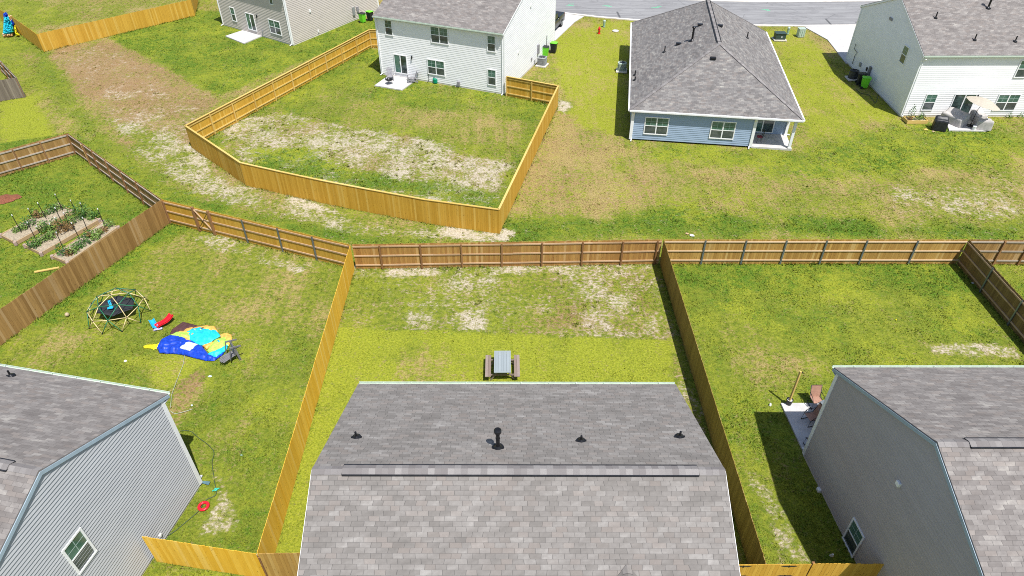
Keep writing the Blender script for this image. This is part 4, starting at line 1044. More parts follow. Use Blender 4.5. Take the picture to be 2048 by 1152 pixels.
# ---------------------------------------------------------------- left yard
def dome():
    c = G(239, 628); Rr, Hh = 1.66, 1.42
    t = thing('climbing_dome', 'green and tan pipe climbing dome over a black mat in the left yard', 'climbing dome', (c.x, c.y, 0))
    ph = (1+5**.5)/2; vs = []
    for a in (-1, 1):
        for b in (-ph, ph): vs += [(0, a, b), (a, b, 0), (b, 0, a)]
    vs = [Vector(v).normalized() for v in vs]; rot = vs[0].rotation_difference(Vector((0, 0, 1))).to_matrix() if False else Vector(max(vs, key=lambda v: v.z)).rotation_difference(Vector((0, 0, 1))).to_matrix()
    rz = Matrix.Rotation(R(10), 3, 'Z'); vs = [rz@(rot@v) for v in vs]; e = []
    md = min((vs[0]-v).length for v in vs[1:])
    E = [(i, j) for i in range(12) for j in range(i) if (vs[i]-vs[j]).length < md*1.1]
    mids = {}; P = list(vs)
    for i, j in E: mids[(i, j)] = len(P); P.append(((vs[i]+vs[j])/2).normalized())
    ed = set()
    for i, j in E: k = mids[(i, j)]; ed.add((i, k)); ed.add((j, k))
    ks = list(mids.values())
    for a in range(len(ks)):
        for b in range(a):
            if (P[ks[a]]-P[ks[b]]).length < .68: ed.add((ks[a], ks[b]))
    n = 0; outer = 0
    nodes = set()
    for a, b in sorted(ed):
        p, q = P[a], P[b]
        if p.z < -.08 or q.z < -.08: continue
        if p.z < .08 and q.z < .08: continue
        p2 = Vector((p.x*Rr, p.y*Rr, max(0.0, p.z)*Hh)); q2 = Vector((q.x*Rr, q.y*Rr, max(0.0, q.z)*Hh))
        nodes.add(a); nodes.add(b); m = MB(); m.tube([p2, q2], .024, 6)
        tan = (a < 12) != (b < 12); m.build('pipe', M['tan_pole'] if tan else M['green_pole'], t, local=True, smooth=True)
    m = MB()
    for k in nodes:
        p = P[k]; m.lathe([(.045, -.02), (.045, .02)], (p.x*Rr, p.y*Rr, max(0, p.z)*Hh), 8)
    m.build('joint_plate', M['black_metal'], t, local=True)
    # black mat hung inside
    m = MB(); n = 12; rr = [.92+.16*(k % 2) for k in range(n)]; g = []
    for i in range(6):
        for k in range(n): a = 2*math.pi*k/n+.2; q = i/5; g.append((math.cos(a)*rr[k]*q*1.05, math.sin(a)*rr[k]*q*.85, .62-.10*(1-q*q)+.02*math.sin(k*2.7+i)))
    fs = [(i*n+k, i*n+(k+1) % n, (i+1)*n+(k+1) % n, (i+1)*n+k) for i in range(5) for k in range(n)]
    m.mesh(g, fs); o = m.build('mat', simple('black_mesh_mat', (.022, .023, .026), .75, var=.3), t, local=True, smooth=True)
    s = o.modifiers.new('s', 'SOLIDIFY'); s.thickness = .012
    m = MB()
    for k in range(0, n, 2):
        a = 2*math.pi*k/n+.2; m.tube([(math.cos(a)*1.08*1.05, math.sin(a)*1.08*.85, .62), (math.cos(a)*1.45, math.sin(a)*1.45, .75)], .008, 4)
    m.build('mat_rope', M['black'], t, local=True)
    sw = MB(); sw.box((-.22, -.05, .80), (.16, .42, .03), .25, rot=Matrix.Rotation(R(50), 3, 'X')@Matrix.Rotation(.3, 3, 'Z')); sw.box((-.16, -.25, .68), (.3, .18, .03), .3); sw.build('swing_seat', M['cyan_plastic'], t, local=True, bevel=.01)
    sw = MB(); sw.tube([(-.28, .05, .95), (-.35, .15, 1.48)], .008, 4); sw.tube([(-.12, .05, .95), (-.1, .15, 1.5)], .008, 4); sw.build('swing_rope', M['black'], t, local=True)
dome()
m = MB(); p = G(134, 629, .12); 
m.lathe([(.12*math.cos(a), .12*math.sin(a)) for a in [R(x) for x in range(-90, 91, 15)]], p, 16); m.v = m.v
tag(m.build('ball', M['ball'], smooth=True), 'small tan ball lying on the grass by the diagonal old fence', 'ball')

def trough(mb, a, b, wd, rim, cz=0.0, n=12, r0=0.0, prof=None):
    pass
def slide():
    a = G(318, 655, .05); b = G(346, 630, .30); t = thing('toy_slide', 'red and blue plastic toy slide tipped over beside the climbing dome', 'toy slide', (a.x, a.y, 0))
    def chute(a, b, wd, rim, name, mat, sag=.06, tilt=0):
        a, b = Vector(a), Vector(b); d = (b-a).normalized(); sd = d.cross(Vector((0, 0, 1))).normalized(); sd = Matrix.Rotation(tilt, 3, d)@sd; u = sd.cross(d)
        sec = [(-wd/2-.03, rim-.03), (-wd/2-.03, rim), (-wd/2, rim), (-wd/2+.02, .03), (-wd/4, .005), (0, 0), (wd/4, .005), (wd/2-.02, .03), (wd/2, rim), (wd/2+.03, rim), (wd/2+.03, rim-.03)]
        n = 9; vs = []
        for i in range(n+1):
            q = i/n; c = a.lerp(b, q)+u*(math.cos(q*math.pi*1.6)*sag)
            for x, y in sec: vs.append(c+sd*x+u*y)
        k = len(sec); m = MB(); m.mesh(vs, [(i*k+j, i*k+j+1, (i+1)*k+j+1, (i+1)*k+j) for i in range(n) for j in range(k-1)])
        o = m.build(name, M[mat], t, smooth=False); s = o.modifiers.new('s', 'SOLIDIFY'); s.thickness = .015
    chute(G(316, 656, .06), G(345, 631, .28), .42, .14, 'chute', 'red', tilt=R(-18))
    chute(G(312, 656, .05), G(303, 640, .12), .24, .08, 'steps', 'cyan_plastic', .02)
    m = MB(); p = G(316, 658, .05); m.box(p, (.45, .14, .05), .3); m.build('foot', simple('lilac_plastic', (.45, .45, .75), .4), t, bevel=.02)
slide()

def crumple(poly, mat, name, parent=None, base=.03, loft=.22, amp=.14, step=.055, seed=0, freq=1.6, zfun=None, edge=.35, epoly=None):
    """a crumpled sheet of cloth filling an outline on the ground (metres), rounded down at its edges"""
    P_ = [tuple(p[:2]) for p in poly]; xs = [p[0] for p in P_]; ys = [p[1] for p in P_]
    gx = np.arange(min(xs)-step, max(xs)+step, step); gy = np.arange(min(ys)-step, max(ys)+step, step)
    X, Y = np.meshgrid(gx, gy); sh_ = X.shape; xf, yf = X.ravel(), Y.ravel(); ins = pip(xf, yf, P_); d = edist(xf, yf, P_); de = edist(xf, yf, [tuple(p[:2]) for p in epoly]) if epoly else d
    # snap the first ring of outside points onto the outline
    xs2, ys2 = xf.copy(), yf.copy(); near_ = (~ins) & (d < step*1.5)
    idx = np.nonzero(near_)[0]
    for i in idx:
        best = 1e9
        for k in range(len(P_)):
            x0, y0 = P_[k]; x1, y1 = P_[(k+1) % len(P_)]; dx, dy = x1-x0, y1-y0; tt = max(0, min(1, ((xf[i]-x0)*dx+(yf[i]-y0)*dy)/(dx*dx+dy*dy+1e-9)))
            qx, qy = x0+tt*dx, y0+tt*dy; dd = math.hypot(qx-xf[i], qy-yf[i])
            if dd < best: best = dd; xs2[i], ys2[i] = qx, qy
    use = ins | near_; e = np.where(ins, np.clip(de/edge, 0, 1), 0 if epoly is None else np.clip(de/edge, 0, 1)); e = np.sqrt(e)
    wx = xf*freq+seed*13.1; wy = yf*freq+seed*7.7
    w1 = fbm(wx*.8, wy*.8, 2)*2.2; c1_ = np.sqrt(np.abs(2*vnoise(wx*1.1+w1, wy*2.3-w1)-1)); c2_ = np.sqrt(np.abs(2*vnoise(wx*2.9-w1, wy*1.3+w1*1.5)-1)); c3_ = np.sqrt(np.abs(2*vnoise(wx*4.2+wy*2, wy*4.6-wx*1.5+w1)-1))
    Z = base+e*(loft+amp*((c1_-.6)*.9+(c2_-.6)*.7+(c3_-.6)*.35)); Z = np.maximum(Z, .012)
    ids = -np.ones(len(xf), int); ids[use] = np.arange(use.sum()); ids = ids.reshape(sh_); m = MB()
    V = [(xs2[i], ys2[i], Z[i]) for i in np.nonzero(use)[0]]
    if zfun: V = [zfun(*v) for v in V]
    F = []
    for r_ in range(sh_[0]-1):
        for c_ in range(sh_[1]-1):
            q = [ids[r_, c_], ids[r_, c_+1], ids[r_+1, c_+1], ids[r_+1, c_]]
            if min(q) >= 0: F.append(tuple(q))
    m.mesh(V, F); o = m.build(name, mat, parent, smooth=True); s = o.modifiers.new('s', 'SOLIDIFY'); s.thickness = .008; return o
def Zp(l, ox, oy, s, z=.1): return [G(ox+x/s, oy+y/s, z) for x, y in l]
def bouncer():
    c = G(385, 690); t = thing('deflated_bouncer', 'deflated blue, cyan and lime inflatable lying crumpled on the left lawn', 'inflatable', (c.x, c.y, 0))
    Q = lambda l: Zp(l, 160, 540, 4.8)
    BLUE = [(733, 742), (775, 660), (860, 618), (960, 630), (1060, 668), (1170, 722), (1225, 790), (1300, 835), (1385, 775), (1372, 800), (1290, 862), (1200, 862), (950, 800), (850, 793), (760, 790)]
    for i, (nm, mt, pl, lo, am, ed) in enumerate([
        ('base_sheet', 'f_brown', [(985, 487), (1130, 525), (1240, 522), (1300, 560), (1200, 640), (960, 640), (860, 606), (880, 560)], .06, .08, .3),
        ('orange_panel', 'f_orange', [(925, 590), (1040, 545), (1210, 522), (1292, 532), (1325, 590), (1200, 640), (1000, 640)], .12, .08, .25),
        ('cyan_panel', 'f_cyan', [(1000, 600), (1060, 562), (1150, 543), (1305, 566), (1350, 625), (1250, 680), (1290, 720), (1130, 715), (1060, 670)], .19, .16, .3),
        ('lime_panel', 'f_lime', [(850, 625), (930, 588), (1030, 592), (1062, 625), (1055, 660), (960, 655)], .22, .1, .2),
        ('orange_panel', 'f_orange', [(1340, 612), (1405, 593), (1450, 612), (1457, 665), (1425, 722), (1360, 700)], .1, .1, .2),
        ('lime_panel', 'f_lime', [(1215, 765), (1290, 665), (1390, 632), (1432, 665), (1415, 715), (1300, 790), (1240, 800)], .21, .12, .25),
        ('cyan_panel', 'f_teal', [(1290, 690), (1345, 665), (1375, 685), (1340, 712)], .27, .08, .15),
        ('orange_panel', 'f_orange', [(1165, 722), (1230, 700), (1285, 678), (1262, 720), (1212, 752)], .28, .1, .2),
        ('cyan_panel', 'f_cyan', [(1215, 800), (1300, 770), (1422, 705), (1405, 760), (1310, 830), (1240, 830)], .23, .1, .2),
        ('yellow_tube', 'f_yellow', [(603, 722), (640, 708), (735, 704), (775, 672), (790, 690), (760, 735), (700, 757), (675, 742), (610, 742)], .07, .09, .12),
        ('blue_panel', 'f_blue', [(733, 742), (775, 660), (860, 618), (960, 630), (1060, 668), (1170, 722), (1225, 790), (1300, 835), (1385, 775), (1372, 800), (1290, 862), (1200, 862), (950, 800), (850, 793), (760, 790)], .26, .20, .25),
        ('orange_panel', 'f_orange', [(990, 655), (1040, 650), (1075, 690), (1020, 680)], .34, .06, .12)]):
        crumple(Q(pl), M[mt], nm, t, loft=lo*.72, amp=am*.75, seed=i, edge=ed)
    crumple(Q([(968, 768), (1045, 700), (1138, 712), (1062, 795)]), M['f_white'], 'white_panel', t, base=.06, loft=.26*.72, amp=.15, edge=.25, seed=10, epoly=Q(BLUE))
    m = MB(); a = G(371, 703, .1); pts = [G(371, 703, .06), G(366, 730, .02), G(352, 765, .02), G(343, 790, .02), G(341, 815, .02)]; m.tube(pts, .012, 5); m.build('tether', M['hose_pale'], t)
bouncer()

def adirondack(name, label, loc, rz, mat='grey_plastic', group=None):
    t = thing(name, label, 'chair', loc, rz, group); k = M[mat]
    m = MB()
    for i in range(5):
        y = -.26+.13*i; z = .36-.022*i; m.box((0, y, z), (.52, .118, .022))
    m.build('seat', k, t, local=True, bevel=.005)
    m = MB()
    for i in range(5):
        x = -.2+i*.1; h = .80-.035*abs(i-2)**1.6; m.bar((x*.85, .30, .25), (x*1.15, .30+h*.40, .25+h*.92), .088, .02, (0, -1, .4))
    m.bar((-.24, .40, .45), (.24, .40, .45), .06, .02); m.bar((-.27, .53, .78), (.27, .53, .78), .06, .02); m.build('backrest', k, t, local=True, bevel=.004)
    for s in (-1, 1):
        m = MB(); m.bar((s*.33, -.34, .57), (s*.33, .44, .55), .125, .024); m.build('armrest', k, t, local=True, bevel=.008)
        m = MB(); m.bar((s*.30, -.30, 0), (s*.30, -.30, .56), .04, .09, (0, 1, 0)); m.build('leg', k, t, local=True)
        m = MB(); m.bar((s*.27, -.33, .36), (s*.27, .62, .02), .035, .11); m.build('leg', k, t, local=True)
    return t
ch = adirondack('garden_chair', 'grey slatted garden chair tipped on its side beside the deflated inflatable', (0, 0, 0), 0)
p = G(463, 706); ch.location = (p.x+.6, p.y-.2, .62); ch.rotation_euler = (R(-76), 0, R(128))

# hoses, ring and litter in the left yard
def wire(name, label, px, r, mat, z=.02, cat='hose'):
    pts = [G(x, y, z) for x, y in px]; out = []
    for i in range(len(pts)-1):
        p0, p1, p2, p3 = pts[max(i-1, 0)], pts[i], pts[i+1], pts[min(i+2, len(pts)-1)]
        for k in range(6):
            s = k/6; out.append(.5*((2*p1)+(p2-p0)*s+(2*p0-5*p1+4*p2-p3)*s*s+(3*p1-p0-3*p2+p3)*s**3))
    out.append(pts[-1]); m = MB(); m.tube(out, r, 6); return tag(m.build(name, M[mat], smooth=True), label, cat)
wire('garden_hose', 'dark hose running from the grey house spigot to the red ring', [(318, 1068), (322, 1074), (333, 1072), (350, 1062), (368, 1047), (397, 1022), (412, 1000), (432, 988), (428, 960)], .016, 'hose')
wire('garden_hose', 'thin dull green hose curving over the grass beside the house shadow', [(428, 955), (424, 925), (428, 905), (417, 890), (398, 876), (380, 862), (360, 862)], .014, 'hose')
wire('garden_hose', 'pale hose end lying beside the grey house roof corner', [(341, 822), (350, 827), (366, 824), (385, 818)], .013, 'hose_pale')
def ring(name, label, x, y, R_, r_, mat, z=.0):
    c = G(x, y, r_); m = MB(); n, k = 28, 10; vs = [c+Vector((math.cos(a)*(R_+r_*math.cos(b)), math.sin(a)*(R_+r_*math.cos(b)), r_*math.sin(b)*.8)) for a in [2*math.pi*i/n for i in range(n)] for b in [2*math.pi*j/k for j in range(k)]]
    m.mesh(vs, [(i*k+j, ((i+1) % n)*k+j, ((i+1) % n)*k+(j+1) % k, i*k+(j+1) % k) for i in range(n) for j in range(k)]); return tag(m.build(name, M[mat], smooth=True), label, 'ring')
ring('swim_ring', 'shiny red ring lying on the grass near the grey sided house', 407, 1012, .185, .065, 'red')
m = MB(); a = G(404, 962); m.hexa([G(401, 961, .0), G(403, 966, .0), G(417, 970, .0), G(421, 963, .0)], [G(401, 961, .09), G(403, 966, .09), G(417, 970, .07), G(421, 963, .07)]); tag(m.build('splash_block', M['f_teal'] if 0 else simple('teal_grey_block', (.09, .17, .19), .5), bevel=.01), 'teal grey splash block under the downspout of the grey house', 'splash block')
m = MB(); p = G(432, 980); m.lathe([(.07, 0), (.08, .05), (.03, .07), (.03, .12), (.01, .13)], p, 10); m.box(p+Vector((0, 0, .03)), (.3, .04, .03), .5); tag(m.build('sprinkler', simple('aqua_plastic', (.05, .45, .33), .4)), 'small aqua sprinkler beyond the red ring', 'sprinkler')
def litter(label, x, y, s, mat='white_plastic', name='scrap', cat='scrap', h=.05):
    p = G(x, y); m = MB(); n = 7; a0 = random.random()*6
    q = [(math.cos(a0+6.283*i/n)*s*random.uniform(.55, 1), math.sin(a0+6.283*i/n)*s*random.uniform(.4, .8)) for i in range(n)]
    m.mesh([p+Vector((x_, y_, .01)) for x_, y_ in q]+[p+Vector((x_*.6, y_*.6, h*random.uniform(.7, 1.2))) for x_, y_ in q], [tuple(range(n, 2*n))]+[(i, (i+1) % n, n+(i+1) % n, n+i) for i in range(n)])
    return tag(m.build(name, M[mat]), label, cat)
litter('white scrap on the grass below the climbing dome', 251, 722, .13)
litter('pale blue scrap on the grass right of the brown earth patch', 420, 753, .12, 'f_white')
litter('small pale scrap near the roof corner of the grey house', 384, 811, .08, 'f_white')
litter('tiny green toy on the grass beside the bright yellow fence', 483, 911, .07, 'utility_green')
litter('white ball like scrap on the right lawn next to the bucket', 1540, 811, .09, h=.14)
litter('white object in the shade by the golden fence of the taupe house', 1664, 1112, .12, h=.14)
litter('tiny yellow scrap in the middle of the right lawn', 1792, 640, .06, 'f_yellow')
litter('white scrap at the foot of the shaded slanting fence', 1946, 566, .13)
litter('white debris lying behind the rear fence near its brown and tan junction', 1384, 471, .22, h=.06)
litter('pale wood scrap lying beside that white debris behind the rear fence', 1374, 467, .16, 'bed_wood', h=.04)

# ---------------------------------------------------------------- raised beds
def bush(mb, c, r, n=60, h=.7):
    for _ in range(n):
        a, b = random.random()*6.283, random.random(); q = r*math.sqrt(b); x, y = math.cos(a)*q, math.sin(a)*q; z = random.random()*h*(1-b*.5)+.02
        s = random.uniform(.04, .085); u = Vector((random.gauss(0, 1), random.gauss(0, 1), random.gauss(0, .6))).normalized(); v = u.cross(Vector((random.gauss(0, 1), random.gauss(0, 1), random.gauss(.3, 1)))).normalized()
        p = Vector(c)+Vector((x, y, z)); mb.face([p-u*s, p+v*s*.5, p+u*s, p-v*s*.5])
BEDS = [((0, 367), (100, 420), (490, 205), (385, 155), 'leftmost raised bed, nearest the left edge of the photo'),
        ((165, 437), (275, 492), (672, 265), (560, 190), 'middle raised bed crowded with rusty and green plants'),
        ((350, 512), (455, 556), (800, 315), (735, 285), 'raised bed closest to the diagonal plank fence, partly hidden by it')]
sk = 1423/420
for bi, (a, b, c, d, lab) in enumerate(BEDS):
    q = [G(x/sk, 360+y/sk, .25) for x, y in (a, b, c, d)]
    q[3] = q[0]+(q[2]-q[1])  # square up
    base = [Vector((p.x, p.y, 0)) for p in q]; t = thing('raised_bed', lab, 'raised bed', base[0], group='raised garden beds'); KEEP.append([(p.x, p.y) for p in base])
    for i in range(4):
        m = MB(); m.r = random.random(); x, y = base[i], base[(i+1) % 4]; u = (y-x).normalized(); m.bar(x+u*.07+Vector((0, 0, .12)), y-u*.07+Vector((0, 0, .12)), .045, .24); m.build('side_board', M['bed_wood'], t)
    for p in base: m = MB(); m.box(p+Vector((0, 0, .14)), (.19, .19, .28), .5); m.build('corner_block', M['brick'], t, bevel=.02)
    m = MB(); cen = sum(base, Vector())/4; ins_ = [p+(cen-p).normalized()*.06 for p in base]; N_ = 14; g = []
    for i in range(N_+1):
        for k in range(7):
            p = ins_[0].lerp(ins_[3], i/N_).lerp(ins_[1].lerp(ins_[2], i/N_), k/6); g.append(p+Vector((0, 0, .17+random.uniform(0, .05))))
    m.mesh(g, [(i*7+k, i*7+k+1, (i+1)*7+k+1, (i+1)*7+k) for i in range(N_) for k in range(6)]); m.build('soil', M['soil'], t)
def bedpt(x, y, z=.2): return G(x/sk, 360+y/sk, z)
STK = [(150, 365, 88, 250), (228, 265, 193, 200), (318, 270, 265, 165), (430, 215, 377, 108), (428, 305, 380, 200), (475, 312, 435, 230), (250, 415, 195, 302), (285, 385, 252, 320), (400, 320, 372, 262),
       (505, 200, 483, 140), (577, 240, 542, 165), (432, 470, 380, 372), (548, 415, 497, 300), (603, 365, 560, 265), (712, 318, 672, 200), (365, 360, 345, 300)]
for i, (x, y, x2, y2) in enumerate(STK):
    b = bedpt(x, y, .1); t = thing('plant_stake', ['black stake with a white tip standing in the leftmost raised bed', 'black stake with a white tip standing in the middle raised bed', 'black stake with a white tip standing in the raised bed closest to the plank fence'][0 if i < 4 else (2 if i in (11, 12, 13, 14) else 1)], 'stake', (b.x, b.y, 0))
    t['group'] = 'stakes in the '+['leftmost', 'middle', 'fence side'][0 if i < 4 else (2 if i in (11, 12, 13, 14) else 1)]+' raised bed'
    L = 1.35*min(1.1, math.hypot(x-x2, y-y2)/118); lean = Vector((random.uniform(-.04, .04), random.uniform(-.04, .04), 1)); pb = Vector((b.x, b.y, .05))
    m = MB(); m.tube([pb, pb+lean*L], .024, 6); m.build('rod', M['bronze'], t); m = MB(); m.tube([pb+lean*(L+.001), pb+lean*(L+.09)], .03, 6); m.build('tip', M['white_plastic'], t)
PL0 = [(285, 420, .26, 'b', .45), (320, 395, .24, 'a', .4), (365, 365, .26, 'b', .5), (450, 310, .26, 'a', .5), (490, 300, .24, 'b', .5), (575, 255, .24, 'a', .5), (620, 262, .22, 'b', .35), (255, 440, .24, 'b', .35)]
PL = [(195, 305, .45, 'a', .5), (240, 240, .25, 'a', .4), (262, 252, .25, 'c', .4), (350, 215, .35, 'a', .45), (400, 195, .35, 'b', .3), (110, 350, .2, 'b', .25), (300, 240, .25, 'b', .3), (160, 335, .25, 'b', .3),
      (235, 450, .32, 'a', .5), (300, 345, .3, 'b', .6), (330, 340, .3, 'a', .6), (425, 350, .4, 'c', .6), (475, 335, .28, 'c', .5), (510, 270, .42, 'a', .9), (540, 250, .3, 'b', .8), (345, 400, .3, 'b', .4), (390, 330, .3, 'a', .7), (600, 235, .35, 'b', .4), (640, 250, .3, 'a', .3), (565, 215, .3, 'a', .6),
      (430, 500, .3, 'a', .6), (575, 435, .34, 'a', .5), (500, 490, .3, 'b', .4), (530, 465, .22, 'a', .4), (605, 378, .26, 'a', .4), (612, 390, .14, 'c', .3), (668, 375, .3, 'b', .4), (745, 310, .3, 'b', .4), (700, 345, .3, 'c', .2), (650, 400, .25, 'b', .3), (470, 505, .2, 'c', .3)]
PL = PL[:8]+PL0+PL[8:]
desc = {'a': 'leafy green plant', 'b': 'pale green leafy plant', 'c': 'rusty brown seedy plant'}
for i, (x, y, r, k, h) in enumerate(PL):
    bed = 0 if i < 8 else (1 if i < 28 else 2); b = bedpt(x, y, .2); m = MB(); bush(m, (b.x, b.y, .18), r*1.15, int(600*r), h*1.45)
    for _ in range(3): m.bar((b.x, b.y, .1), (b.x+random.uniform(-.5, .5)*r, b.y+random.uniform(-.5, .5)*r, .18+h*.7), .012, .012)
    bn = ['leftmost raised bed', 'middle raised bed', 'raised bed closest to the plank fence'][bed]
    o = m.build('garden_plant', M['leaf_'+k]); tag(o, desc[k]+' growing in the '+bn, 'plant', desc[k]+'s in the '+bn)
m = MB(); a, b = G(69, 544, .06), G(118, 535, .06); m.bar(a, b, .14, .06); tag(m.build('timber_plank', M['rail_yellow']), 'single yellow timber plank lying on grass below the raised beds', 'plank')
c = G(14, 397); m = MB(); n = 22; rings_ = []
for i in range(5):
    for k in range(n):
        a = 6.283*k/n; q = i/4; rr = (.85+.12*math.sin(3*a)+.08*math.sin(7*a))*q; rings_.append((c.x+math.cos(a)*rr, c.y+math.sin(a)*rr*.75, .10*(1-q*q)+random.uniform(0, .02)-.01*(i == 4)))
m.mesh(rings_, [(i*n+k, i*n+(k+1) % n, (i+1)*n+(k+1) % n, (i+1)*n+k) for i in range(4) for k in range(n)]); tag(m.build('mulch_pile', M['mulch']), 'low patch of red mulch near the left edge of the photo', 'mulch pile')
KEEP.append([(c.x+math.cos(a)*1.0, c.y+math.sin(a)*.75) for a in [6.283*k/12 for k in range(12)]])

# top left hanging inflatable
def hung():
    c = G(17, 71); t = thing('draped_inflatable', 'deflated cyan and blue inflatable slumped over the end of the top left yellow fence', 'inflatable', (c.x, c.y, 0))
    def zf(top, bot, H_):
        def f(x, y, z):
            # x, y hold photo pixels / 10 here; lift the cloth along the slope from the ground up over the fence
            px, py = x*10, y*10; hz = max(.03, H_*(bot-py)/(bot-top))+z*.6; p = G(px, py, max(.02, hz)); return (p.x, p.y, p.z)
        return f
    Q = lambda l: [((x/3)/10, (y/3)/10) for x, y in l]
    for i, (nm, mt, pl) in enumerate([('cyan_panel', 'f_cyan', [(22, 100), (55, 95), (75, 140), (82, 190), (60, 205), (15, 215), (20, 165)]), ('orange_panel', 'f_peach', [(45, 88), (70, 92), (75, 120), (60, 140), (50, 110)]),
        ('blue_panel', 'f_blue', [(18, 82), (35, 72), (48, 85), (45, 108), (22, 105)]), ('blue_panel', 'f_blue', [(60, 102), (78, 108), (90, 150), (82, 160), (68, 145)]), ('orange_panel', 'f_peach', [(12, 200), (78, 200), (75, 218), (18, 220)]),
        ('yellow_tube', 'f_yellow', [(82, 150), (92, 150), (104, 195), (120, 212), (100, 216), (90, 200)])]):
        crumple([(a, b) for a, b in Q(pl)], M[mt], nm, t, base=.03, loft=.25, amp=.35, step=.09, seed=i+20, freq=4, zfun=zf(23, 73, 1.95), edge=.4)
hung()

# ---------------------------------------------------------------- right yard
tag(slab(pxp([(1561, 808), (1700, 808), (1700, 912), (1606, 905)]), .08, .16, 'patio_slab', M['concrete']), 'pale patio slab partly hidden by the taupe sided house', kind='structure')
p = G(1576, 810); t = thing('pole_bucket', 'black bucket holding a tall wooden pole on the patio corner', 'bucket', (p.x, p.y, .08))
m = MB(); m.lathe([(.13, 0), (.155, .30), (.165, .31), (.165, .33), (.145, .33), (.14, .27), (.01, .27)], n=18); m.build('bucket', M['black'], t, local=True)
m = MB(); m.lathe([(.138, .272), (.01, .285)], n=14); m.build('concrete_fill', M['concrete'], t, local=True)
m = MB(); m.r = .8; m.box((0, 0, 1.27), (.085, .085, 2.0), .3); m.build('pole', M['rail_yellow'], t, local=True)
m = MB(); m.box((.09, 0, 2.2), (.1, .03, .03)); m.lathe([(.02, 2.14), (.03, 2.17), (.02, 2.19)], (.14, 0, 0), 8); m.build('hook', M['black_metal'], t, local=True)
def sling_chair(name, label, loc, rz):
    t = thing(name, label, 'chair', loc, rz)
    m = MB(); m.face([(-.24, -.25, .42), (.24, -.25, .42), (.24, .22, .38), (-.24, .22, .38)]); m.face([(-.24, .22, .38), (.24, .22, .38), (.24, .42, .95), (-.24, .42, .95)]); o = m.build('sling', M['sling'], t, local=True); s = o.modifiers.new('s', 'SOLIDIFY'); s.thickness = .012
    for k in (-1, 1):
        m = MB(); m.tube([(k*.26, .43, .97), (k*.26, .22, .39), (k*.26, -.26, .43), (k*.27, -.30, .02), (k*.27, .30, .02)], .016, 8); m.build('leg', M['black'], t, local=True, smooth=True)
        m = MB(); m.tube([(k*.27, .30, .62), (k*.30, -.10, .63), (k*.28, -.27, .45)], .016, 8); m.build('armrest', M['black'], t, local=True, smooth=True)
    m = MB(); m.tube([(-.26, .43, .97), (.26, .43, .97)], .016, 8); m.tube([(-.27, .30, .02), (.27, .30, .02)], .014, 8); m.build('frame', M['black'], t, local=True, smooth=True)
    return t
c0 = sling_chair('sling_chair', 'brown sling patio chair standing in the sun by the corner of the taupe house', (15.05, 22.25, .08), R(0))
dup(c0, (14.45, 21.2, .08), R(-75), 'black framed sling chair in the shade facing the patio table')
dup(c0, (14.05, 19.75, .08), R(200), 'dark patio chair tucked at the lower corner of the taupe house wall')
t = thing('patio_table', 'round grey patio table half hidden by the taupe sided house', 'table', (15.35, 21.35, .08)); m = MB(); m.lathe([(.6, .69), (.62, .70), (.62, .72), (.6, .725), (.01, .725)], n=28); m.build('table_top', M['table_grey'], t, local=True)
for k in range(4): m = MB(); a = k*1.571+.78; m.tube([(math.cos(a)*.2, math.sin(a)*.2, .69), (math.cos(a)*.5, math.sin(a)*.5, 0)], .016, 8); m.build('leg', M['black'], t, local=True)

# ---------------------------------------------------------------- bins, condensers, utilities
def bin_(label, px, py, rz, body, lid, open_=False):
    p = G(px, py); t = thing('wheelie_bin', label, 'bin', (p.x, p.y, 0), rz)
    m = MB(); b = [(-.22, -.24), (.22, -.24), (.22, .24), (-.22, .24)]; tp = [(-.29, -.33), (.29, -.33), (.29, .33), (-.29, .33)]
    m.hexa([Vector((x, y, .06)) for x, y in b], [Vector((x, y, 1.0)) for x, y in tp]); m.hexa([Vector((x*1.06, y*1.05, .95)) for x, y in tp], [Vector((x*1.06, y*1.05, 1.0)) for x, y in tp]); m.build('body', M[body], t, local=True, bevel=.03)
    m = MB(); m.hexa([Vector((x*1.08, y*1.08, 1.005)) for x, y in tp], [Vector((x*.98, y*.98, 1.07)) for x, y in tp]); m.box((0, -.36, 1.03), (.4, .06, .05)); m.build('lid', M[lid], t, local=True, bevel=.02)
    m = MB(); m.tube([(-.25, .37, .98), (.25, .37, .98)], .018, 6); m.build('handle', M['black'], t, local=True)
    for s in (-1, 1): m = MB(); m.tube([(s*.25, .27, .12), (s*.31, .27, .12)], .12, 14); m.build('wheel', M['rubber'], t, local=True)
    return t
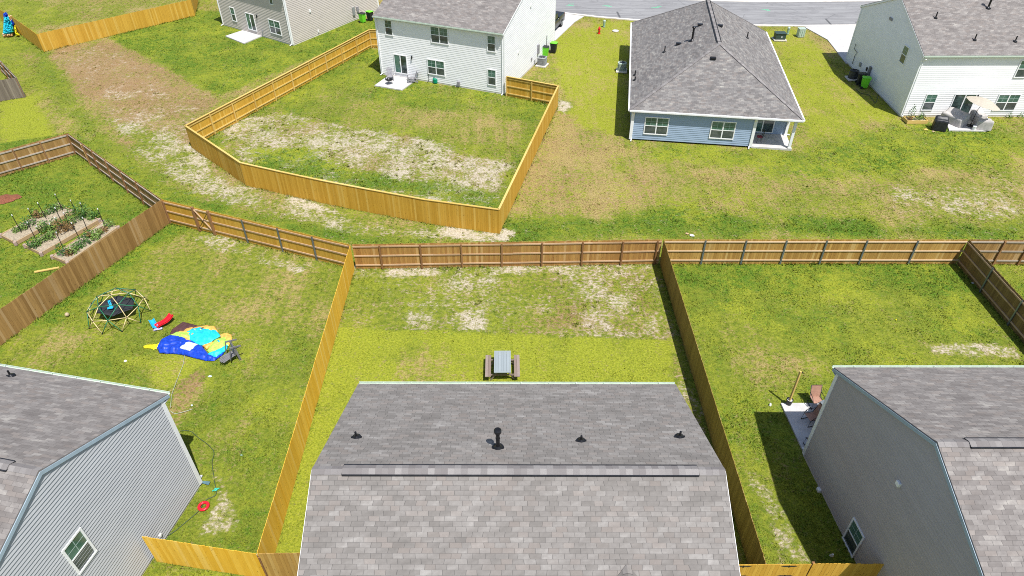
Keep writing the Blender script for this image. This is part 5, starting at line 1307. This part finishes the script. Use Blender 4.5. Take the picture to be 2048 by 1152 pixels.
def condenser(label, px, py, rz, mat='grey_metal', h=.85, w_=.42, sq=6):
    p = G(px, py); t = thing('air_conditioner', label, 'air conditioner', (p.x, p.y, 0), rz)
    m = MB(); m.box((0, 0, .06), (1.05, 1.05, .12)); m.build('pad', M['kerb'], t, local=True)
    m = MB(); m.lathe([(w_*.96, .13), (w_*.96, h-.02)], n=32, sq=sq); m.build('coil', M['dark_grille'], t, local=True)
    m = MB(); z = .16
    while z < h-.06: m.lathe([(w_*.965, z), (w_, z+.01), (w_, z+.022), (w_*.965, z+.03)], n=32, sq=sq); z += .055
    m.lathe([(w_*.97, .125), (w_*1.02, .13), (w_*1.02, .17), (w_*.97, .175)], n=32, sq=sq); m.build('louvre', M[mat], t, local=True)
    m = MB(); m.lathe([(w_*.97, h-.07), (w_*1.03, h-.065), (w_*1.03, h), (w_*.8, h+.03), (w_*.74, h+.03), (w_*.72, h-.03)], n=32, sq=sq if sq > 3 else None); m.build('top_rim', M[mat], t, local=True)
    m = MB()
    for r_ in (.1, .18, .26): m.tube([(math.cos(a)*r_*w_/.38, math.sin(a)*r_*w_/.38, h+.02) for a in [6.283*k/20 for k in range(21)]], .006, 4, False)
    for k in range(4): a = k*.785; m.bar((-math.cos(a)*w_*.76, -math.sin(a)*w_*.76, h+.025), (math.cos(a)*w_*.76, math.sin(a)*w_*.76, h+.025), .01, .008)
    m.build('fan_guard', M['black_metal'], t, local=True)
    m = MB()
    for k in range(3):
        a = k*2.094; m.face([(math.cos(a-.3)*.06, math.sin(a-.3)*.06, h-.08), (math.cos(a-.35)*w_*.68, math.sin(a-.35)*w_*.68, h-.10), (math.cos(a+.35)*w_*.68, math.sin(a+.35)*w_*.68, h-.05), (math.cos(a+.3)*.06, math.sin(a+.3)*.06, h-.06)])
    o = m.build('fan_blade', M['black_metal'], t, local=True); s = o.modifiers.new('s', 'SOLIDIFY'); s.thickness = .006
    return t
condenser('light grey square condenser beside the wall of the white house with the patio chairs', 1084, 131, R(-22))
condenser('grey condenser standing in the shade left of the blue house', 1243, 142, R(-9), 'utility_pale', sq=3)
condenser('dark round condenser at the shaded wall of the right white house', 1704, 158, 0, 'dark_bin', sq=2)
bin_('lime green bin with a black lid behind the white house condenser', 1090, 113, R(68), 'green_bin', 'dark_bin')
bin_('black bin with a lime lid next to the white house wall', 1107, 105, R(68), 'dark_bin', 'green_bin')
bin_('lime green bin with a black lid at the beige house corner', 726, 45, R(55), 'green_bin', 'dark_bin')
bin_('black bin with a lime lid at the beige house corner', 741, 41, R(55), 'dark_bin', 'green_bin')
bin_('bright green bin leaning in the shade beside the dark round condenser', 1727, 176, R(80), 'green_bin', 'green_bin')
bin_('black bin hidden behind the bright green bin of the right white house', 1719, 168, R(80), 'dark_bin', 'dark_bin')
def hydrant():
    p = G(1198, 67); t = thing('fire_hydrant', 'red fire hydrant on the lawn near the street', 'fire hydrant', (p.x, p.y, 0))
    m = MB(); m.lathe([(.16, 0), (.16, .04), (.10, .05), (.10, .5), (.14, .52), (.14, .56), (.12, .62), (.07, .7), (.03, .72), (.03, .76), (.01, .77)], n=16); m.build('barrel', M['hydrant_red'], t, local=True, smooth=False)
    for a in (0, 1.571, 3.142): m = MB(); m.tube([(math.cos(a)*.08, -math.sin(a)*.08, .42), (math.cos(a)*.2, -math.sin(a)*.2, .42)], .06, 12); m.build('nozzle', M['hydrant_red'], t, local=True)
hydrant()
def pedestal(label, px, py, r=.13, h=.75):
    p = G(px, py); t = thing('utility_pedestal', label, 'utility pedestal', (p.x, p.y, 0)); m = MB(); m.lathe([(r*1.1, 0), (r*1.1, .08), (r, .09), (r, h-.1)], n=16); m.build('post', M['utility_green'], t, local=True)
    m = MB(); m.lathe([(r*1.12, h-.2), (r*1.12, h-.03), (r*.9, h), (.01, h+.01)], n=16); m.build('cap', M['utility_pale'], t, local=True)
pedestal('round green utility pedestal behind the fire hydrant', 1208, 54); pedestal('round green utility pedestal between the dark and the pale transformer boxes', 1575, 68)
p = G(1231, 62); m = MB(); m.lathe([(.36, 0), (.36, .05), (.3, .075), (.01, .08)], p, 20); tag(m.build('manhole_lid', M['concrete']), 'round white concrete lid in the lawn near the hydrant', 'manhole lid')
p = G(1558, 79); t = thing('transformer_box', 'dark green transformer box on a concrete pad near the street', 'transformer', (p.x, p.y, 0), R(-2)); m = MB(); m.box((0, 0, .05), (1.35, 1.1, .1)); m.build('pad', M['kerb'], t, local=True); m = MB(); m.box((0, 0, .4), (1.1, .8, .6)); m.build('cabinet', M['utility_dark'], t, local=True, bevel=.03)
m = MB(); m.box((0, -.02, .73), (1.16, .88, .06)); m.build('hood', M['utility_dark'], t, local=True, bevel=.02); m = MB(); m.box((.1, -.405, .4), (.12, .01, .1)); m.build('sticker', M['white_plastic'], t, local=True)
p = G(1600, 73); t = thing('transformer_box', 'pale green ribbed utility cabinet right of the dark transformer', 'utility cabinet', (p.x, p.y, 0), R(4)); m = MB(); m.box((0, 0, .42), (.68, .62, .84)); m.build('cabinet', M['utility_pale'], t, local=True, bevel=.02); m = MB(); m.box((0, 0, .87), (.74, .68, .06)); [m.box((x, 0, .905), (.04, .62, .012)) for x in (-.25, -.12, 0, .12, .25)]; m.build('lid', M['utility_pale'], t, local=True, bevel=.01)
m = MB(); m.box((0, -.335, .42), (.04, .03, .5)); [m.box((x, -.325, .42), (.03, .02, .7)) for x in (-.22, .22)]; m.build('door_rib', M['utility_green'], t, local=True)

# ---------------------------------------------------------------- pickup
def pickup():
    t = thing('pickup_truck', 'dark green black pickup truck parked behind the white house, partly hidden by it', 'pickup truck', (4.75, 77.1, .05), R(-22.8+180))
    def car_body(prof, w_, name, mat, ins=0, b=.05):
        m = MB(); n = len(prof); vs = [Vector((-w_/2, y, z)) for y, z in prof]+[Vector((w_/2, y, z)) for y, z in prof]
        m.mesh(vs, [tuple(range(n))[::-1], tuple(range(n, 2*n))]+[(i, (i+1) % n, n+(i+1) % n, n+i) for i in range(n)]); return m.build(name, mat, t, local=True, bevel=b)
    # local y forward
    car_body([(-2.8, .45), (-2.82, 1.05), (-2.75, 1.32), (-.9, 1.32), (-.9, .42)], 1.96, 'cargo_bed', M['truck'])
    car_body([(-.88, .4), (-.88, 1.2), (1.15, 1.2), (1.6, 1.18), (2.55, 1.08), (2.75, .9), (2.78, .5), (2.5, .4)], 1.96, 'body', M['truck'])
    car_body([(-.86, 1.2), (-.72, 1.78), (-.55, 1.86), (.55, 1.86), (.75, 1.8), (1.4, 1.2)], 1.7, 'cab', M['truck'])
    m = MB(); m.hexa([Vector((-.76, .78, 1.80)), Vector((.76, .78, 1.80)), Vector((.82, 1.36, 1.24)), Vector((-.82, 1.36, 1.24))], [Vector((-.76, .80, 1.83)), Vector((.76, .80, 1.83)), Vector((.82, 1.40, 1.25)), Vector((-.82, 1.40, 1.25))]); m.build('windscreen', M['glass_dark'], t, local=True)
    for s in (-1, 1):
        for y0, y1 in ((-.66, .0), (.08, .95)): m = MB(); m.box((s*.855, (y0+y1)/2, 1.5), (.02, y1-y0-.05, .42)); m.build('side_window', M['glass_dark'], t, local=True)
        for y in (-1.85, 1.75):
            w_ = MB(); w_.tube([(s*.72, y, .4), (s*1.0, y, .4)], .40, 24); o = w_.build('wheel', M['rubber'], t, local=True, bevel=.02); r = MB(); r.tube([(s*1.0, y, .4), (s*1.015, y, .4)], .24, 16)
            for k in range(5): a = k*1.257; r.bar((s*1.02, y, .4), (s*1.02, y+math.cos(a)*.23, .4+math.sin(a)*.23), .05, .02, (1, 0, 0))
            r.build('rim', M['grey_metal'], o, local=True)
        m = MB(); m.box((s*.8, 2.77, .86), (.3, .05, .2)); m.build('headlight', M['light_grey_plastic'], t, local=True)
        m = MB(); m.box((s*.9, -2.82, 1.05), (.14, .04, .4)); m.build('tail_light', M['red'], t, local=True)
        m = MB(); m.box((s*1.06, .95, 1.28), (.2, .1, .16)); m.build('mirror', M['black'], t, local=True, bevel=.02)
    m = MB(); m.box((0, -2.87, .6), (1.8, .14, .16)); m.build('bumper', M['grey_metal'], t, local=True, bevel=.02); m = MB(); m.box((0, 2.82, .6), (1.9, .14, .22)); m.build('bumper', M['grey_metal'], t, local=True, bevel=.02)
    m = MB(); m.box((0, -1.82, 1.325), (1.7, 1.75, .02)); m.build('bed_cover', M['black'], t, local=True)
pickup()

# ---------------------------------------------------------------- white house patio
p = G(780, 163); ad = adirondack('garden_chair', 'light grey slatted garden chair behind the small fire table on the white house patio', (p.x, p.y+.3, .07), R(10), 'light_grey_plastic')
p = G(823, 165); dup(ad, (p.x, p.y, .07), R(-80), 'light grey slatted garden chair at the right end of the white house patio, turned sideways')
p = G(782, 168); t = thing('fire_pit', 'small round black fire pit in front of the left patio chair', 'fire pit', (p.x-.1, p.y-.15, .07)); m = MB(); m.lathe([(.05, .28), (.22, .32), (.32, .42), (.34, .42), (.34, .44), (.29, .44), (.2, .36), (.01, .34)], n=20); m.build('bowl', M['black_metal'], t, local=True)
for k in range(3): m = MB(); a = k*2.094; m.tube([(math.cos(a)*.2, math.sin(a)*.2, .32), (math.cos(a)*.3, math.sin(a)*.3, 0)], .015, 6); m.build('leg', M['black_metal'], t, local=True)
p = G(871, 166); t = thing('hose_reel', 'small green hose pot on the grass under the double window of the white house', 'hose pot', (p.x, p.y, 0)); m = MB(); m.lathe([(.2, 0), (.24, .1), (.24, .4), (.2, .46), (.01, .48)], n=16); m.build('pot', simple('green_pot', (.0, .22, .12), .4), t, local=True); m = MB(); m.tube([(-.2, 0, .46), (-.1, 0, .58), (.1, 0, .58), (.2, 0, .46)], .02, 6); m.build('handle', M['black'], t, local=True)
p = G(858, 164); t = thing('garden_sprinkler', 'black tripod sprinkler beside the green hose pot', 'sprinkler', (p.x, p.y, 0)); m = MB(); m.tube([(0, 0, .1), (0, 0, .8)], .02, 6); m.box((0, 0, .8), (.16, .05, .06)); m.build('riser', M['black'], t, local=True)
for k in range(3): m = MB(); a = k*2.094; m.tube([(0, 0, .25), (math.cos(a)*.36, math.sin(a)*.36, 0)], .015, 6); m.build('leg', M['black'], t, local=True)
# blue house porch chair
q = wallsB['back']; u_ = Vector((.988, -.152, 0)); v_ = Vector((.152, .988, 0)); o_ = Vector((10.1, 50.72, 0)); pc = o_+u_*(12.6-3.1+.75)+v_*.85
t = thing('bistro_chair', 'black metal bistro chair with a dark red cushion on the blue house porch', 'chair', (pc.x, pc.y, .12), R(-100))
m = MB(); m.lathe([(.22, .43), (.23, .46), (.21, .50), (.01, .51)], n=16); m.build('cushion', simple('maroon_cushion', (.20, .03, .05), .8), t, local=True)
for k in range(4): m = MB(); a = k*1.571+.78; m.tube([(math.cos(a)*.18, math.sin(a)*.18, .43), (math.cos(a)*.27, math.sin(a)*.27, 0)], .012, 6); m.build('leg', M['black_metal'], t, local=True)
m = MB(); m.tube([(-.2, .18, .43), (-.22, .26, .9), (-.1, .3, 1.0), (.1, .3, 1.0), (.22, .26, .9), (.2, .18, .43)], .013, 6); [m.tube([(x, .19, .45), (x, .29, .96)], .008, 5) for x in (-.1, 0, .1)]; m.build('backrest', M['black_metal'], t, local=True)

# ---------------------------------------------------------------- right white house patio
def covered(name, label, px, py, size, rz, hb_, front=.6, mat='cover'):
    p = G(px, py); t = thing(name, label, 'covered furniture', (p.x, p.y, .07 if mat == 'cover' else 0), rz); sx, sy = size; nx, ny = 14, 12; vs = []; fs = []
    def prof(u, v):
        e = min(u, 1-u, v, 1-v)*2; x = (u-.5)*sx; y = (v-.5)*sy
        z = hb_*(front+(1-front)*min(1, max(0, (v-.35)*3)))
        return x, y, z
    seed_ = random.random()*50
    for i in range(nx+1):
        for j in range(ny+1):
            u, v = i/nx, j/ny; x, y, z = prof(u, v); w_ = float(fbm(x*2.2+seed_, y*2.2, 3))-.5
            vs.append((x*(.93+.03*w_), y*(.93+.03*w_), z+w_*.16-(.05 if i in (0, nx) or j in (0, ny) else 0)))
    idf = lambda i, j: i*(ny+1)+j
    for i in range(nx):
        for j in range(ny): fs.append((idf(i, j), idf(i+1, j), idf(i+1, j+1), idf(i, j+1)))
    bd = [(i, 0) for i in range(nx+1)]+[(nx, j) for j in range(1, ny+1)]+[(i, ny) for i in range(nx-1, -1, -1)]+[(0, j) for j in range(ny-1, 0, -1)]
    prev = [idf(*b) for b in bd]; K = 5
    for k in range(1, K+1):
        cur = []
        for q_, (i, j) in enumerate(bd):
            x, y, z = vs[idf(i, j)]; s = k/K; fl = 1.0+.07*s+.035*s*math.sin(q_*2.1+seed_)+.02*s*math.sin(q_*5.3); vs.append((x*fl, y*fl, z*(1-s)+.02*s)); cur.append(len(vs)-1)
        for q_ in range(len(bd)): fs.append((prev[q_], cur[q_], cur[(q_+1) % len(bd)], prev[(q_+1) % len(bd)]))
        prev = cur
    m = MB(); m.mesh(vs, fs); m.build('cover', M[mat], t, local=True, smooth=True)
    m = MB()
    for s in (-1, 1): m.box((s*sx*.4, 0, .03), (.06, sy*.8, .05))
    m.build('foot', M['black'], t, local=True)
    return t
covered('covered_sofa', 'large sofa under a grey cover left of the umbrella', 1905, 246, (1.9, 1.15), R(-62), 1.0, .72)
covered('covered_chair', 'armchair under a pale grey cover in front of the umbrella, at the patio corner', 1962, 257, (1.25, 1.0), R(160), .85, .8)
covered('covered_chair', 'armchair under a grey cover behind the umbrella pole', 1952, 241, (1.1, .95), R(20), .8, .7)
covered('covered_grill', 'grill under a black cover on the grass beside the patio of the right white house', 1876, 259, (1.05, .65), R(-20), 1.1, .85, 'black')
def umbrella():
    p = G(1940, 252, .07); t = thing('patio_umbrella', 'open cream patio umbrella over the covered furniture', 'umbrella', (p.x, p.y, .07))
    m = MB(); m.tube([(0, 0, 0), (.02, 0, 1.4)], .022, 8); m.tube([(.02, 0, 1.4), (.30, 0, 2.35)], .02, 8); m.build('pole', M['black_metal'], t, local=True)
    m = MB(); m.lathe([(.28, 0), (.28, .05), (.06, .1), (.04, .3)], n=18); m.build('base', M['black_metal'], t, local=True)
    tilt = Matrix.Rotation(R(12), 4, 'Y'); c = Vector((.30, 0, 2.32)); n = 8; K = 6; vs = [c+tilt@Vector((0, 0, .10))]; fs = []
    for i in range(1, K+1):
        for k in range(n*4):
            a = 6.283*k/(n*4)+.2; s = i/K; edge = .96+.04*abs(math.cos(a*n/2-.8)); rr = 1.35*s*edge
            vs.append(c+tilt@Vector((math.cos(a)*rr, math.sin(a)*rr, .10-.42*s**1.5)))
    N_ = n*4
    for k in range(N_): fs.append((0, 1+k, 1+(k+1) % N_))
    for i in range(K-1):
        for k in range(N_): fs.append((1+i*N_+k, 1+(i+1)*N_+k, 1+(i+1)*N_+(k+1) % N_, 1+i*N_+(k+1) % N_))
    m = MB(); m.mesh(vs, fs); o = m.build('canopy', M['canvas'], t, local=True); s = o.modifiers.new('s', 'SOLIDIFY'); s.thickness = .006
    for k in range(8):
        m = MB(); a = 6.283*k/8+.2; m.bar(c+tilt@Vector((0, 0, .06)), c+tilt@Vector((math.cos(a)*1.32, math.sin(a)*1.32, -.34)), .012, .012); m.build('rib', M['black_metal'], t, local=True)
umbrella()
p = G(1946, 261); m = MB(); m.lathe([(.11, .07), (.14, .38), (.15, .39), (.13, .40), (.01, .40)], (p.x, p.y, 0), 14); tag(m.build('bucket', M['white_plastic']), 'small white bucket between the covered seats', 'bucket')
litter('piece of yellow wood on the grass in front of the black covered grill', 1852, 259, .22, 'rail_yellow', 'wood_scrap', 'wood scrap'); litter('tan wood chunk by the foot of the black covered grill', 1866, 263, .15, 'rail_tan', 'wood_scrap', 'wood scrap')
p = G(1829, 243); t = thing('planter_box', 'wooden planter box with small green plants at the corner of the right white house', 'planter', (p.x, p.y, 0)); KEEP.append([(p.x-.9, p.y-.45), (p.x+.9, p.y-.45), (p.x+.9, p.y+.45), (p.x-.9, p.y+.45)])
for x, y, sx, sy in ((0, -.42, 1.75, .05), (0, .42, 1.75, .05), (-.85, 0, .05, .79), (.85, 0, .05, .79)): m = MB(); m.r = random.random(); m.box((x, y, .14), (sx, sy, .28)); m.build('side_board', M['rail_yellow'], t, local=True)
m = MB(); m.box((0, 0, .1), (1.64, .78, .18)); m.build('soil', M['soil'], t, local=True)
for x, y, r, h, k, lb in [(-.4, .15, .28, 1.3, 'a', 'tall spindly green plant in the planter box'), (.15, -.1, .3, .5, 'b', 'pale bushy plant in the middle of the planter box'), (.55, .1, .28, .6, 'a', 'leafy green plant at the right end of the planter box'), (-.55, -.15, .2, .4, 'c', 'rusty leaved plant at the left end of the planter box')]:
    m = MB(); bush(m, (p.x+x, p.y+y, .2), r, 110, h); m.bar((p.x+x, p.y+y, .15), (p.x+x, p.y+y, .2+h*.9), .015, .015); tag(m.build('garden_plant', M['leaf_'+k]), lb, 'plant')
wire('garden_hose', 'thin black hose trailing in the shade behind the right white house', [(1712, 178), (1722, 186), (1738, 190), (1745, 198), (1752, 205), (1758, 180)], .02, 'hose')
for lab, x, y in (('small dark plant lamp at the foot of the right white house wall', 2017, 236), ('dark spindly shrub at the right edge by the white house wall', 2042, 236)):
    p = G(x, y); m = MB(); bush(m, (p.x, p.y, .02), .28, 50, .5); m.bar((p.x, p.y, 0), (p.x, p.y, .5), .02, .02); tag(m.build('small_shrub', M['leaf_a']), lab.replace('plant lamp', 'shrub'), 'shrub')
grass()
